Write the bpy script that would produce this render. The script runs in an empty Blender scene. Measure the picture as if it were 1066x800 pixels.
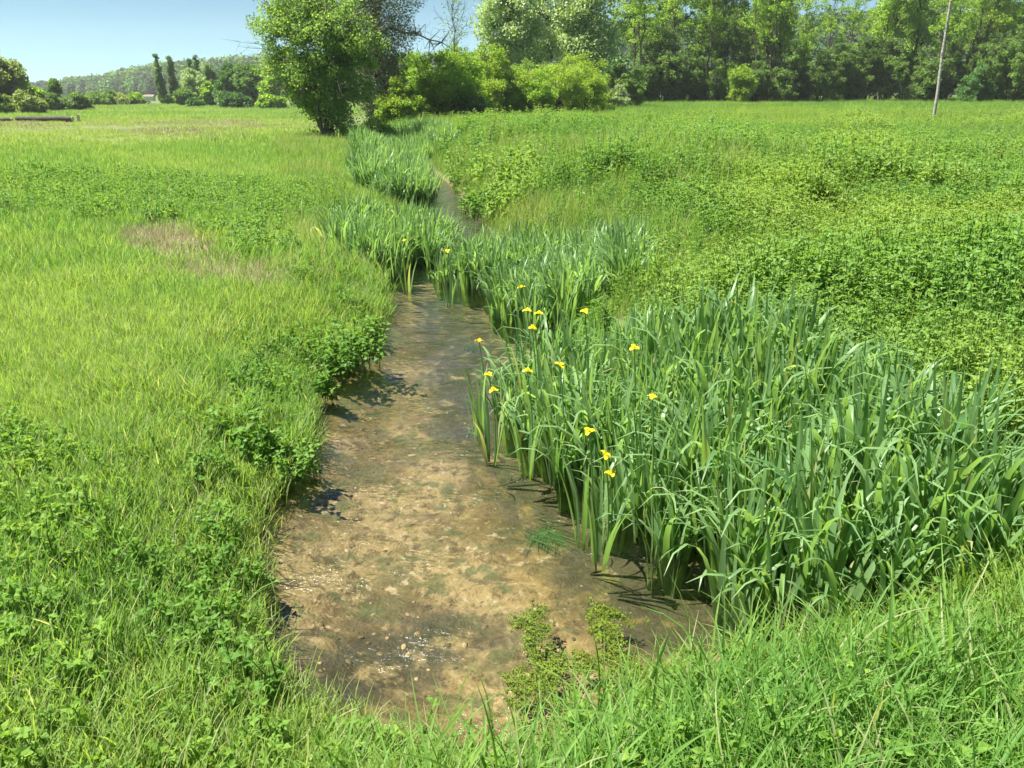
import bpy, math, random
import numpy as np
from mathutils import Vector

R = math.radians
S = bpy.context.scene
COL = S.collection

# ------------------------------------------------------------------ camera, sky, sun, exposure
CAM_H, PITCH, FPX = 2.3, R(20.6), 820.0
cam = bpy.data.objects.new('camera', bpy.data.cameras.new('camera'))
COL.objects.link(cam)
cam.location = (0, 0, CAM_H)
cam.rotation_euler = (R(90) - PITCH, 0, 0)
cam.data.sensor_width = 36
cam.data.lens = 36 * FPX / 1066
cam.data.clip_start = 0.05
cam.data.clip_end = 12000
S.camera = cam

SUN_EL, SUN_AZ = R(65), R(-86)          # azimuth from +Y, negative = to the left
world = bpy.data.worlds.new('World')
S.world = world
world.use_nodes = True
wn = world.node_tree
bg = wn.nodes['Background']
sky = wn.nodes.new('ShaderNodeTexSky')
sky.sky_type = 'NISHITA'
sky.sun_disc = False
sky.sun_elevation = SUN_EL
sky.sun_rotation = SUN_AZ
sky.air_density = 0.42
sky.dust_density = 0.03
sky.ozone_density = 0.6
skt = wn.nodes.new('ShaderNodeMix')           # pale cyan cast of the hazy spring air
skt.data_type = 'RGBA'
skt.blend_type = 'MULTIPLY'
skt.inputs[0].default_value = 1
skt.inputs[7].default_value = (.70, .93, .80, 1)
wn.links.new(sky.outputs[0], skt.inputs[6])
wn.links.new(skt.outputs[2], bg.inputs[0])
bg.inputs[1].default_value = 0.05
sun = bpy.data.objects.new('sun', bpy.data.lights.new('sun', 'SUN'))
COL.objects.link(sun)
sun.data.energy = 5.0
sun.data.angle = R(0.53)
sun.data.color = (1.0, 0.95, 0.86)
sd = Vector((math.sin(SUN_AZ) * math.cos(SUN_EL), math.cos(SUN_AZ) * math.cos(SUN_EL), math.sin(SUN_EL)))
sun.rotation_euler = sd.to_track_quat('Z', 'Y').to_euler()
S.view_settings.view_transform = 'Standard'
S.view_settings.look = 'None'
S.view_settings.gamma = 1
S.view_settings.use_curve_mapping = False
S.view_settings.exposure = 1.7
S.cycles.max_bounces = 8
S.cycles.diffuse_bounces = 5
S.cycles.transmission_bounces = 5
S.cycles.glossy_bounces = 2
S.cycles.transparent_max_bounces = 6
S.cycles.volume_bounces = 0
S.cycles.sample_clamp_indirect = 4
S.cycles.sample_clamp_direct = 9
S.cycles.use_denoising = True
S.cycles.denoiser = 'OPENIMAGEDENOISE'
S.cycles.denoising_input_passes = 'RGB_ALBEDO_NORMAL'
S.cycles.denoising_prefilter = 'ACCURATE'
S.cycles.caustics_reflective = False
S.cycles.caustics_refractive = False

# ------------------------------------------------------------------ small maths
rs = np.random.default_rng(7)

def ray(px, py):
    u = (px - 533) / FPX
    v = (400 - py) / FPX
    return np.array([u, math.cos(PITCH) + v * math.sin(PITCH), -math.sin(PITCH) + v * math.cos(PITCH)])

def at(px, py, z=0.45):
    d = ray(px, py)
    t = (z - CAM_H) / d[2]
    return d[0] * t, d[1] * t

def col_x(px, y, z=2.0):                 # world x of a photo column at ground distance y, height z
    return (px - 533) / FPX * (y * math.cos(PITCH) + (CAM_H - z) * math.sin(PITCH))

def row_z(py, y):                        # world height of a photo row at ground distance y
    e = math.atan((400 - py) / FPX) - PITCH
    return CAM_H + y * math.tan(e)

def smooth(a, b, x):
    t = np.clip((x - a) / (b - a), 0, 1)
    return t * t * (3 - 2 * t)

def vnoise(x, y, scale, seed=0):
    x = np.asarray(x, float) / scale + 1000.3
    y = np.asarray(y, float) / scale + 1000.7
    xi = np.floor(x).astype(np.int64)
    yi = np.floor(y).astype(np.int64)
    fx = x - xi
    fy = y - yi
    fx = fx * fx * (3 - 2 * fx)
    fy = fy * fy * (3 - 2 * fy)
    def h(a, b):
        n = (a * 374761393 + b * 668265263 + seed * 974711) & 0x7fffffff
        n = ((n ^ (n >> 13)) * 1274126177) & 0x7fffffff
        return ((n ^ (n >> 16)) & 0xffff) / 65535.0
    return (h(xi, yi) * (1 - fx) + h(xi + 1, yi) * fx) * (1 - fy) + (h(xi, yi + 1) * (1 - fx) + h(xi + 1, yi + 1) * fx) * fy

def fbm(x, y, scale, seed=0):
    return (vnoise(x, y, scale, seed) * .55 + vnoise(x, y, scale / 2.1, seed + 1) * .28 + vnoise(x, y, scale / 4.3, seed + 2) * .17)

LEFT = [(-0.50, 2.14), (-0.84, 2.40), (-1.06, 2.67), (-1.24, 3.06), (-1.42, 3.73), (-1.54, 4.34), (-1.44, 4.75), (-1.62, 5.69),
        (-1.76, 6.35), (-1.58, 6.87), (-1.42, 7.81), (-1.6, 9.3), (-2.2, 10.3), (-2.5, 11.8), (-2.3, 13.5), (-2.2, 15),
        (-2.9, 17), (-3.5, 20), (-4.1, 24), (-4.8, 28), (-7, 36), (-12, 48)]
RIGHT = [(-11, 49.2), (-5.6, 36.5), (-2.75, 29), (-2.25, 23.6), (-1.45, 20), (-.85, 17.3), (-.42, 14.1), (-.2, 11.8), (.25, 10.6),
         (.95, 9.9), (1.0, 8.3), (.5, 7.5), (.4, 6.6), (.9, 5.4), (1.4, 4.7), (1.75, 4.0), (1.8, 3.2), (1.35, 2.72), (0.78, 2.62),
         (.35, 2.3), (0, 2.12)]
POLY = np.array(LEFT + RIGHT)

def inside(poly, x, y):
    x = np.asarray(x)
    y = np.asarray(y)
    r = np.zeros(x.shape, bool)
    n = len(poly)
    for i in range(n):
        x1, y1 = poly[i]
        x2, y2 = poly[(i + 1) % n]
        if y1 == y2:
            continue
        c = ((y1 > y) != (y2 > y)) & (x < (x2 - x1) * (y - y1) / (y2 - y1) + x1)
        r ^= c
    return r

def pdist(poly, x, y):                   # signed distance, negative inside
    x = np.asarray(x, float)
    y = np.asarray(y, float)
    m = np.full(x.shape, 1e9)
    n = len(poly)
    for i in range(n):
        x1, y1 = poly[i]
        x2, y2 = poly[(i + 1) % n]
        dx, dy = x2 - x1, y2 - y1
        t = np.clip(((x - x1) * dx + (y - y1) * dy) / (dx * dx + dy * dy), 0, 1)
        m = np.minimum(m, np.hypot(x - x1 - t * dx, y - y1 - t * dy))
    return np.where(inside(poly, x, y), -m, m)

RX = np.array(RIGHT)[::-1]
LX = np.array(LEFT)
def right_side(x, y):                    # True to the right of the stream
    mid = (np.interp(y, RX[:, 1], RX[:, 0]) + np.interp(y, LX[:, 1], LX[:, 0])) / 2
    return x > mid

def ground(x, y, d=None):
    x = np.asarray(x, float)
    y = np.asarray(y, float)
    if d is None:
        d = pdist(POLY, x, y)
    d = d + (fbm(x, y, .5, 40) - .5) * .22 * np.exp(-np.abs(d) / .5)
    w = (.5 + .35 * vnoise(x, y, 1.7, 3)) * np.where(right_side(x, y), 1, 1.7)
    up = .40 * smooth(-.02, 1, d / w) + .05 * smooth(0, .12, d)
    bed = -(.05 + .17 * smooth(0, .7, -d)) * smooth(0, .1, -d) + (fbm(x, y, .35, 9) - .5) * .05
    z = np.where(d > 0, up, bed)
    far = np.clip(d, 0, 5) / 5
    z = z + far * ((fbm(x, y, 5, 5) - .5) * .22 + (fbm(x, y, 1.1, 6) - .5) * .05)
    z = z + np.where(right_side(x, y), smooth(5, 60, d) * .35, 0)
    z = z - np.where(right_side(x, y), 0, .95 * smooth(22, 110, y))
    z = z + np.where(right_side(x, y), .38 * smooth(.3, 2.2, d) * smooth(9, 5, d) * smooth(11, 16, y) * smooth(42, 28, y), 0)
    r = np.hypot(x, y)
    z = z + smooth(250, 900, r) * (-3.0)
    return z

# ------------------------------------------------------------------ materials
def new_mat(name):
    m = bpy.data.materials.new(name)
    m.use_nodes = True
    nt = m.node_tree
    nt.nodes.clear()
    out = nt.nodes.new('ShaderNodeOutputMaterial')
    return m, nt, out

def N(nt, t, **kw):
    n = nt.nodes.new(t)
    for k, v in kw.items():
        setattr(n, k, v)
    return n

def mixc(nt, fac, a, b):
    m = N(nt, 'ShaderNodeMix', data_type='RGBA')
    for sock, v in ((m.inputs[0], fac), (m.inputs[6], a), (m.inputs[7], b)):
        if hasattr(v, 'is_output'):
            nt.links.new(v, sock)
        elif isinstance(v, (int, float)):
            sock.default_value = v
        else:
            sock.default_value = (*v, 1)
    return m.outputs[2]

def math_n(nt, op, a, b=None, clamp=False):
    m = N(nt, 'ShaderNodeMath', operation=op, use_clamp=clamp)
    for i, v in enumerate((a, b)):
        if v is None:
            continue
        if hasattr(v, 'is_output'):
            nt.links.new(v, m.inputs[i])
        else:
            m.inputs[i].default_value = v
    return m.outputs[0]

def ramp(nt, src, stops):
    r = N(nt, 'ShaderNodeValToRGB')
    el = r.color_ramp.elements
    while len(el) < len(stops):
        el.new(.5)
    for e, (p, c) in zip(el, stops):
        e.position = p
        e.color = (*c, 1) if len(c) == 3 else c
    nt.links.new(src, r.inputs[0])
    return r.outputs[0]

def foliage(name, dark, light, dry=None, dryness=.08, trans=.35, rough=.45, spec=.35, tone_col=None, gain=1.25, tint=(.98, 1.12, 1.45)):
    """leaf colour runs dark..light from leaf to leaf (attribute t), some leaves dry; tone_col by the patch it grows in"""
    dark, light, dry, tone_col = [c and (c[0] * tint[0], c[1] * tint[1], c[2] * tint[2]) for c in (dark, light, dry, tone_col)]
    m, nt, out = new_mat(name)
    a = N(nt, 'ShaderNodeAttribute', attribute_name='t')
    oi = N(nt, 'ShaderNodeObjectInfo')
    f = math_n(nt, 'ADD', math_n(nt, 'MULTIPLY', a.outputs['Fac'], .72), math_n(nt, 'MULTIPLY', oi.outputs['Random'], .28))
    c = mixc(nt, f, dark, light)
    if tone_col:
        tn = N(nt, 'ShaderNodeAttribute', attribute_type='INSTANCER', attribute_name='tone')
        c = mixc(nt, tn.outputs['Fac'], c, tone_col)
    if dry:
        g = math_n(nt, 'GREATER_THAN', a.outputs['Fac'], 1 - dryness)
        c = mixc(nt, math_n(nt, 'MULTIPLY', g, .8), c, dry)
    p = N(nt, 'ShaderNodeBsdfPrincipled')
    p.inputs['Roughness'].default_value = rough
    p.inputs['Specular IOR Level'].default_value = spec
    nt.links.new(c, p.inputs['Base Color'])
    tr = N(nt, 'ShaderNodeBsdfTranslucent')
    tc = N(nt, 'ShaderNodeMix', data_type='RGBA', blend_type='MULTIPLY')
    tc.inputs[0].default_value = 1
    nt.links.new(c, tc.inputs[6])
    tc.inputs[7].default_value = (gain * 1.25, gain * 1.2, gain * .55, 1)
    nt.links.new(tc.outputs[2], tr.inputs[0])
    mx = N(nt, 'ShaderNodeMixShader')
    mx.inputs[0].default_value = trans
    nt.links.new(p.outputs[0], mx.inputs[1])
    nt.links.new(tr.outputs[0], mx.inputs[2])
    nt.links.new(mx.outputs[0], out.inputs[0])
    return m

def bark(name, c1, c2, scale=6, stretch=(1, 1, .25), rough=.85):
    m, nt, out = new_mat(name)
    tc = N(nt, 'ShaderNodeTexCoord')
    mp = N(nt, 'ShaderNodeMapping')
    mp.inputs['Scale'].default_value = stretch
    nt.links.new(tc.outputs['Object'], mp.inputs[0])
    no = N(nt, 'ShaderNodeTexNoise')
    no.inputs['Scale'].default_value = scale
    no.inputs['Detail'].default_value = 5
    nt.links.new(mp.outputs[0], no.inputs[0])
    c = ramp(nt, no.outputs[0], [(.35, c1), (.65, c2)])
    p = N(nt, 'ShaderNodeBsdfPrincipled')
    p.inputs['Roughness'].default_value = rough
    nt.links.new(c, p.inputs['Base Color'])
    bp = N(nt, 'ShaderNodeBump')
    bp.inputs['Strength'].default_value = .5
    bp.inputs['Distance'].default_value = .02
    nt.links.new(no.outputs[0], bp.inputs['Height'])
    nt.links.new(bp.outputs[0], p.inputs['Normal'])
    nt.links.new(p.outputs[0], out.inputs[0])
    return m

def plain(name, c, rough=.6):
    m, nt, out = new_mat(name)
    no = N(nt, 'ShaderNodeTexNoise')
    no.inputs['Scale'].default_value = 4
    no.inputs['Detail'].default_value = 4
    cc = ramp(nt, no.outputs[0], [(.3, tuple(v * .8 for v in c)), (.7, tuple(min(1, v * 1.1) for v in c))])
    p = N(nt, 'ShaderNodeBsdfPrincipled')
    p.inputs['Roughness'].default_value = rough
    nt.links.new(cc, p.inputs['Base Color'])
    nt.links.new(p.outputs[0], out.inputs[0])
    return m

M = {}
M['grass'] = foliage('grass_blade', (.10, .195, .03), (.215, .32, .055), (.40, .37, .17), .10, .48, .55, .15, (.235, .305, .06))
M['lush'] = foliage('lush_grass_blade', (.085, .18, .028), (.205, .325, .055), (.34, .32, .13), .06, .50, .5, .2, (.215, .285, .045))
M['seed'] = foliage('ripe_grass_blade', (.15, .21, .035), (.27, .31, .075), (.38, .33, .15), .18, .45, .6, .12, (.13, .23, .03))
M['straw'] = foliage('dry_straw', (.20, .155, .08), (.40, .32, .17), None, 0, .15, .7, .2)
M['nettle'] = foliage('nettle_leaf', (.08, .165, .026), (.225, .34, .055), (.29, .29, .06), .05, .48, .5, .2, (.235, .305, .05))
M['weed'] = foliage('weed_leaf', (.10, .185, .022), (.26, .35, .045), (.34, .35, .05), .03, .45, .55, .15, (.10, .20, .03))
M['bank'] = foliage('bank_leaf', (.065, .145, .018), (.19, .30, .036), (.28, .26, .05), .05, .45, .5, .2)
M['iris'] = foliage('iris_leaf', (.062, .145, .038), (.235, .345, .105), (.36, .33, .12), .05, .5, .42, .45, gain=1.25, tint=(1.12, 1.2, 1.6))
M['petal'] = foliage('iris_petal', (.80, .62, .015), (.88, .74, .03), None, 0, .35, .5, .3, gain=1.0, tint=(1, 1, 1))
M['cress'] = foliage('water_weed', (.17, .24, .02), (.31, .36, .04), (.3, .25, .05), .06, .4, .5, .2)
M['leaf_fresh'] = foliage('fresh_tree_leaf', (.09, .145, .042), (.195, .265, .075), (.24, .27, .06), .05, .55, .55, .15, tint=(1.3, 1.45, 1.6))
M['leaf_yellow'] = foliage('yellow_green_leaf', (.12, .185, .025), (.235, .295, .045), (.28, .27, .08), .06, .55, .55, .15, tint=(1.3, 1.45, 1.6))
M['leaf_silver'] = foliage('silver_green_leaf', (.19, .25, .095), (.36, .41, .20), None, 0, .38, .45, .4, gain=1.0, tint=(1.3, 1.45, 1.6))
M['leaf_dark'] = foliage('dark_green_leaf', (.04, .09, .028), (.09, .165, .04), None, 0, .38, .5, .3, tint=(1.3, 1.45, 1.6))
M['leaf_mid'] = foliage('woodland_leaf', (.10, .175, .025), (.23, .31, .05), (.22, .25, .06), .05, .55, .55, .15, tint=(1.3, 1.45, 1.6))
M['leaf_under'] = foliage('undergrowth_leaf', (.06, .11, .03), (.145, .21, .055), None, 0, .5, .55, .15, tint=(1.3, 1.4, 1.6))
M['leaf_hill'] = foliage('hill_leaf', (.05, .085, .05), (.085, .125, .065), None, 0, .3, .6, .1, tint=(1, 1.1, 1.2))
M['leaf_brown'] = foliage('budding_leaf', (.14, .17, .05), (.22, .25, .085), None, 0, .4, .6, .2, tint=(1.3, 1.45, 1.6))
M['leaf_blue'] = foliage('distant_leaf', (.065, .12, .035), (.14, .21, .05), None, 0, .4, .6, .2, tint=(1.3, 1.45, 1.6))
M['ivy'] = foliage('ivy_leaf', (.07, .10, .03), (.24, .25, .11), (.27, .22, .13), .06, .25, .4, .5)
M['bark'] = bark('grey_brown_bark', (.055, .045, .033), (.15, .125, .095))
M['bark_dark'] = bark('dark_bark', (.025, .022, .018), (.075, .065, .05))
M['bark_pale'] = bark('pale_bark', (.20, .185, .16), (.46, .44, .40), 9, (1, 1, 1.6))
M['twig'] = bark('bare_twig', (.16, .13, .10), (.34, .29, .23))
M['log'] = bark('weathered_dark_log', (.018, .015, .012), (.06, .05, .04))
M['cut'] = plain('cut_wood', (.62, .58, .48))
M['white'] = plain('white_paint', (.75, .75, .72), .5)
M['roof'] = plain('red_roof', (.13, .075, .06))

# ------------------------------------------------------------------ mesh building
def quads_mesh(name, V, Q, t=None, mats=(), midx=None, smooth_shade=False):
    V = np.asarray(V, np.float32).reshape(-1, 3)
    Q = np.asarray(Q, np.int32).reshape(-1, 4)
    me = bpy.data.meshes.new(name)
    me.vertices.add(len(V))
    me.vertices.foreach_set('co', V.ravel())
    me.loops.add(Q.size)
    me.loops.foreach_set('vertex_index', Q.ravel())
    me.polygons.add(len(Q))
    me.polygons.foreach_set('loop_start', np.arange(0, Q.size, 4, dtype=np.int32))
    for m in mats:
        me.materials.append(m)
    if midx is not None:
        me.polygons.foreach_set('material_index', np.asarray(midx, np.int32))
    me.polygons.foreach_set('use_smooth', np.full(len(Q), smooth_shade))
    if t is not None:
        a = me.attributes.new('t', 'FLOAT', 'POINT')
        a.data.foreach_set('value', np.asarray(t, np.float32))
    me.update(calc_edges=True)
    return me

class MB:
    def __init__(self):
        self.V, self.Q, self.T, self.n = [], [], [], 0
    def add(self, V, Q, t):
        V = np.asarray(V, float).reshape(-1, 3)
        self.V.append(V)
        self.Q.append(np.asarray(Q).reshape(-1, 4) + self.n)
        self.T.append(np.broadcast_to(np.asarray(t, float), (len(V),)) if np.ndim(t) == 0 else np.asarray(t, float))
        self.n += len(V)
    def mesh(self, name, mats, smooth_shade=False):
        if not self.V:
            return quads_mesh(name, np.zeros((0, 3)), np.zeros((0, 4)), None, mats)
        return quads_mesh(name, np.concatenate(self.V), np.concatenate(self.Q), np.concatenate(self.T), mats, None, smooth_shade)
    # grass-like blades: one row of parameters per blade
    def blades(self, rng, base, az, L, W, lean, bend, segs=3, t=None, tip=.06, fold=0., power=1.6, twist=0., fan=None):
        n = len(base)
        s = np.linspace(0, 1, segs + 1)
        th = lean[:, None] + bend[:, None] * s[None, :] ** power
        mid = (th[:, 1:] + th[:, :-1]) / 2
        st = (L / segs)[:, None]
        r = np.concatenate([np.zeros((n, 1)), np.cumsum(np.sin(mid) * st, 1)], 1)
        z = np.concatenate([np.zeros((n, 1)), np.cumsum(np.cos(mid) * st, 1)], 1)
        P = np.stack([base[:, 0, None] + r * np.cos(az)[:, None], base[:, 1, None] + r * np.sin(az)[:, None], base[:, 2, None] + z], 2)
        if fan is not None:
            sh = np.stack([-np.sin(az), np.cos(az)], 1) * np.tan(fan)[:, None]
            P[:, :, :2] += sh[:, None, :] * (z - z[:, :1])[:, :, None]
        tw = az[:, None] + math.pi / 2 + (twist * (rng.random(n) - .5))[:, None] * s[None, :]
        prof = np.minimum(1, (.55 + 1.2 * s)) * (1 - s ** 2.2) + tip * s
        half = (W / 2)[:, None] * prof[None, :]
        side = np.stack([np.cos(tw), np.sin(tw), np.zeros_like(tw)], 2)
        t = rng.random(n) if t is None else t
        if fold:
            nrm = np.stack([-np.cos(th) * np.cos(az)[:, None], -np.cos(th) * np.sin(az)[:, None], np.sin(th)], 2)
            A = P - side * half[..., None] + nrm * (half * fold)[..., None]
            B = P + side * half[..., None] + nrm * (half * fold)[..., None]
            V = np.stack([A, P, B], 2)
            k = 3
        else:
            V = np.stack([P - side * half[..., None], P + side * half[..., None]], 2)
            k = 2
        idx = np.arange(n * (segs + 1) * k).reshape(n, segs + 1, k)
        qs = [np.stack([idx[:, :-1, j], idx[:, :-1, j + 1], idx[:, 1:, j + 1], idx[:, 1:, j]], 2).reshape(-1, 4) for j in range(k - 1)]
        self.add(V, np.concatenate(qs), np.repeat(t, (segs + 1) * k))
    # folded pointed leaves
    def leaves(self, rng, base, d, nrm, L, W, t=None, droop=.15, fold=.18):
        n = len(base)
        d = d / np.linalg.norm(d, axis=1, keepdims=True)
        s = np.cross(d, nrm)
        s /= np.linalg.norm(s, axis=1, keepdims=True) + 1e-9
        u = np.cross(s, d)
        L = L[:, None]
        W = W[:, None]
        tip = base + d * L - u * L * droop
        m = base + d * L * .45
        a = m - s * W / 2 + u * W * fold
        b = m + s * W / 2 + u * W * fold
        V = np.stack([base, b, tip, m, a], 1)
        i = np.arange(n * 5).reshape(n, 5)
        Q = np.concatenate([i[:, [0, 1, 2, 3]], i[:, [0, 3, 2, 4]]])
        t = rng.random(n) if t is None else t
        self.add(V, Q, np.repeat(t, 5))
    # flat four-cornered leaves (far trees)
    def cards(self, rng, c, size, t=None, up=.5):
        n = len(c)
        nr = rng.normal(size=(n, 3))
        nr[:, 2] = np.abs(nr[:, 2]) + up
        nr /= np.linalg.norm(nr, axis=1, keepdims=True)
        a = np.cross(nr, rng.normal(size=(n, 3)))
        a /= np.linalg.norm(a, axis=1, keepdims=True) + 1e-9
        b = np.cross(nr, a)
        sz = (size * rng.uniform(.6, 1.3, n))[:, None]
        V = np.stack([c - a * sz, c + b * sz * .55 - a * sz * .1, c + a * sz - nr * sz * .25, c - b * sz * .55 - a * sz * .1], 1)
        t = rng.random(n) if t is None else t
        self.add(V, np.arange(n * 4).reshape(n, 4), np.repeat(t, 4))
    def tube(self, pts, rad, sides=6, t=.5):
        pts = np.asarray(pts, float)
        rad = np.asarray(rad, float)
        n = len(pts)
        tg = np.gradient(pts, axis=0)
        tg /= np.linalg.norm(tg, axis=1, keepdims=True) + 1e-9
        ref = np.array([1., 0, 0]) if abs(tg[0][2]) > .7 else np.array([0, 0, 1.])
        s = np.cross(tg, ref)
        s /= np.linalg.norm(s, axis=1, keepdims=True) + 1e-9
        u = np.cross(tg, s)
        a = np.linspace(0, 2 * math.pi, sides, endpoint=False)
        V = pts[:, None] + rad[:, None, None] * (s[:, None] * np.cos(a)[None, :, None] + u[:, None] * np.sin(a)[None, :, None])
        i = np.arange(n * sides).reshape(n, sides)
        j = np.roll(i, -1, 1)
        self.add(V, np.stack([i[:-1], j[:-1], j[1:], i[1:]], 2), t)
    def box(self, c, h):
        c = np.array(c, float)
        V = [c + np.array(h) * np.array(s) for s in ((-1, -1, -1), (1, -1, -1), (1, 1, -1), (-1, 1, -1), (-1, -1, 1), (1, -1, 1), (1, 1, 1), (-1, 1, 1))]
        self.add(V, [(0, 3, 2, 1), (4, 5, 6, 7), (0, 1, 5, 4), (1, 2, 6, 5), (2, 3, 7, 6), (3, 0, 4, 7)], .5)

def link(name, me, parent=None, loc=None):
    o = bpy.data.objects.new(name, me)
    COL.objects.link(o)
    if parent:
        o.parent = parent
    if loc is not None:
        o.location = loc
    return o

def tag(o, label, cat, group=None):
    o['label'] = label
    o['category'] = cat
    if group:
        o['group'] = group
    return o

def empty(name, loc, label, cat, group=None):
    return tag(link(name, None, None, loc), label, cat, group)

def struct(name, me, kind='structure'):
    o = link(name, me)
    o['kind'] = kind
    return o

# ------------------------------------------------------------------ ground, stream bed, water
def axis(parts):
    out = []
    for a, b, st in parts:
        out.append(np.arange(a, b, st))
    return np.concatenate(out + [[parts[-1][1]]])

gx = np.concatenate([-np.geomspace(7, 900, 55)[::-1], np.arange(-6.95, -3, .14), np.arange(-3, 3.2, .055), np.arange(3.2, 7, .14), np.geomspace(7, 900, 55)])
gy = np.concatenate([-np.geomspace(1, 900, 28)[::-1], np.arange(-.6, 1.6, .2), np.arange(1.6, 8, .055), np.arange(8, 16, .1), np.arange(16, 50, .3), np.geomspace(50, 900, 70)])
X, Y = np.meshgrid(gx, gy)
D = pdist(POLY, X, Y)
Z = ground(X, Y, D)
ny, nx = X.shape
idx = np.arange(nx * ny).reshape(ny, nx)
Q = np.stack([idx[:-1, :-1], idx[:-1, 1:], idx[1:, 1:], idx[1:, :-1]], 2).reshape(-1, 4)
GV = np.stack([X, Y, Z], 2).reshape(-1, 3)

m, nt, out = new_mat('meadow_soil')
geo = N(nt, 'ShaderNodeNewGeometry')
def noise(nt, vec, sc, det=4, rough=.55):
    n = N(nt, 'ShaderNodeTexNoise')
    n.inputs['Scale'].default_value = sc
    n.inputs['Detail'].default_value = det
    n.inputs['Roughness'].default_value = rough
    nt.links.new(vec, n.inputs[0])
    return n.outputs[0]
P_ = geo.outputs['Position']
n1 = noise(nt, P_, .12)
n2 = noise(nt, P_, 1.3)
n3 = noise(nt, P_, 22)
green = mixc(nt, ramp(nt, n1, [(.35, (0, 0, 0)), (.65, (1, 1, 1))]), (.06, .11, .018), (.10, .15, .028))
green = mixc(nt, ramp(nt, n2, [(.4, (0, 0, 0)), (.7, (.6, .6, .6))]), green, (.10, .10, .035))
green = mixc(nt, ramp(nt, n3, [(.45, (0, 0, 0)), (.75, (.7, .7, .7))]), green, (.045, .06, .016))
av = N(nt, 'ShaderNodeAttribute', attribute_name='bare')
soil = mixc(nt, n3, (.13, .10, .05), (.27, .215, .115))
c = mixc(nt, av.outputs['Fac'], green, soil)
aw = N(nt, 'ShaderNodeAttribute', attribute_name='wet')
mud = mixc(nt, n3, (.07, .055, .026), (.15, .12, .06))
c = mixc(nt, aw.outputs['Fac'], c, mud)
p = N(nt, 'ShaderNodeBsdfPrincipled')
p.inputs['Roughness'].default_value = .9
nt.links.new(c, p.inputs['Base Color'])
bp = N(nt, 'ShaderNodeBump')
bp.inputs['Strength'].default_value = .6
bp.inputs['Distance'].default_value = .02
nt.links.new(n3, bp.inputs['Height'])
nt.links.new(bp.outputs[0], p.inputs['Normal'])
nt.links.new(p.outputs[0], out.inputs[0])
M['soil'] = m

# stream bed: pale sand and gravel with brown and olive patches
m, nt, out = new_mat('stream_gravel')
geo = N(nt, 'ShaderNodeNewGeometry')
P_ = geo.outputs['Position']
dn = N(nt, 'ShaderNodeTexNoise')
dn.inputs['Scale'].default_value = 5.5
dn.inputs['Detail'].default_value = 3
nt.links.new(P_, dn.inputs[0])
dsub = N(nt, 'ShaderNodeVectorMath', operation='SUBTRACT')
dsub.inputs[1].default_value = (.5, .5, .5)
nt.links.new(dn.outputs['Color'], dsub.inputs[0])
dscl = N(nt, 'ShaderNodeVectorMath', operation='SCALE')
dscl.inputs['Scale'].default_value = .11
nt.links.new(dsub.outputs[0], dscl.inputs[0])
dadd = N(nt, 'ShaderNodeVectorMath', operation='ADD')
nt.links.new(P_, dadd.inputs[0])
nt.links.new(dscl.outputs[0], dadd.inputs[1])
P_ = dadd.outputs[0]
b1 = noise(nt, P_, 1.6, 5, .6)
b2 = noise(nt, P_, 5.0, 5, .65)
b3 = noise(nt, P_, 34, 4, .6)
b4 = noise(nt, P_, 2.3, 4)
vo = N(nt, 'ShaderNodeTexVoronoi')
vo.inputs['Scale'].default_value = 42
wv = N(nt, 'ShaderNodeVectorMath', operation='ADD')
nn = N(nt, 'ShaderNodeTexNoise')
nn.inputs['Scale'].default_value = 9
nt.links.new(P_, nn.inputs[0])
sc_ = N(nt, 'ShaderNodeVectorMath', operation='SCALE')
nt.links.new(nn.outputs['Color'], sc_.inputs[0])
sc_.inputs['Scale'].default_value = .09
nt.links.new(P_, wv.inputs[0])
nt.links.new(sc_.outputs[0], wv.inputs[1])
nt.links.new(wv.outputs[0], vo.inputs[0])
sand = mixc(nt, b3, (.17, .135, .06), (.275, .22, .112))
peb = ramp(nt, vo.outputs['Color'], [(.0, (.06, .048, .022)), (.35, (.125, .098, .048)), (.7, (.22, .17, .08)), (1, (.32, .26, .14))])
c = mixc(nt, ramp(nt, b2, [(.47, (0, 0, 0)), (.56, (.85, .85, .85))]), sand, peb)
b5 = noise(nt, P_, 10, 5, .7)
ga = N(nt, 'ShaderNodeAttribute', attribute_name='gold')
c = mixc(nt, math_n(nt, 'MULTIPLY', ga.outputs['Fac'], .6), c, (.15, .108, .03))
c = mixc(nt, ramp(nt, b1, [(.47, (0, 0, 0)), (.55, (.75, .75, .75))]), c, (.10, .074, .024))
c = mixc(nt, ramp(nt, b4, [(.53, (0, 0, 0)), (.60, (.7, .7, .7))]), c, (.06, .066, .02))
c = mixc(nt, ramp(nt, b5, [(.53, (0, 0, 0)), (.60, (.8, .8, .8))]), c, (.065, .048, .018))
b6 = noise(nt, P_, 6, 4, .6)
c = mixc(nt, ramp(nt, b6, [(.56, (0, 0, 0)), (.62, (.8, .8, .8))]), c, (.065, .08, .024))
b7 = noise(nt, P_, 15, 3, .6)
c = mixc(nt, ramp(nt, b7, [(.60, (0, 0, 0)), (.68, (.8, .8, .8))]), c, (.30, .26, .17))
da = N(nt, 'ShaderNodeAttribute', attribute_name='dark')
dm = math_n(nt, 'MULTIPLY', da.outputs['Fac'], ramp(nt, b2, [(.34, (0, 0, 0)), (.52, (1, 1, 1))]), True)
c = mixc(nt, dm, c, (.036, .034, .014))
p = N(nt, 'ShaderNodeBsdfPrincipled')
p.inputs['Roughness'].default_value = .8
nt.links.new(c, p.inputs['Base Color'])
bp = N(nt, 'ShaderNodeBump')
bp.inputs['Strength'].default_value = .35
bp.inputs['Distance'].default_value = .02
nt.links.new(vo.outputs['Distance'], bp.inputs['Height'])
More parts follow.
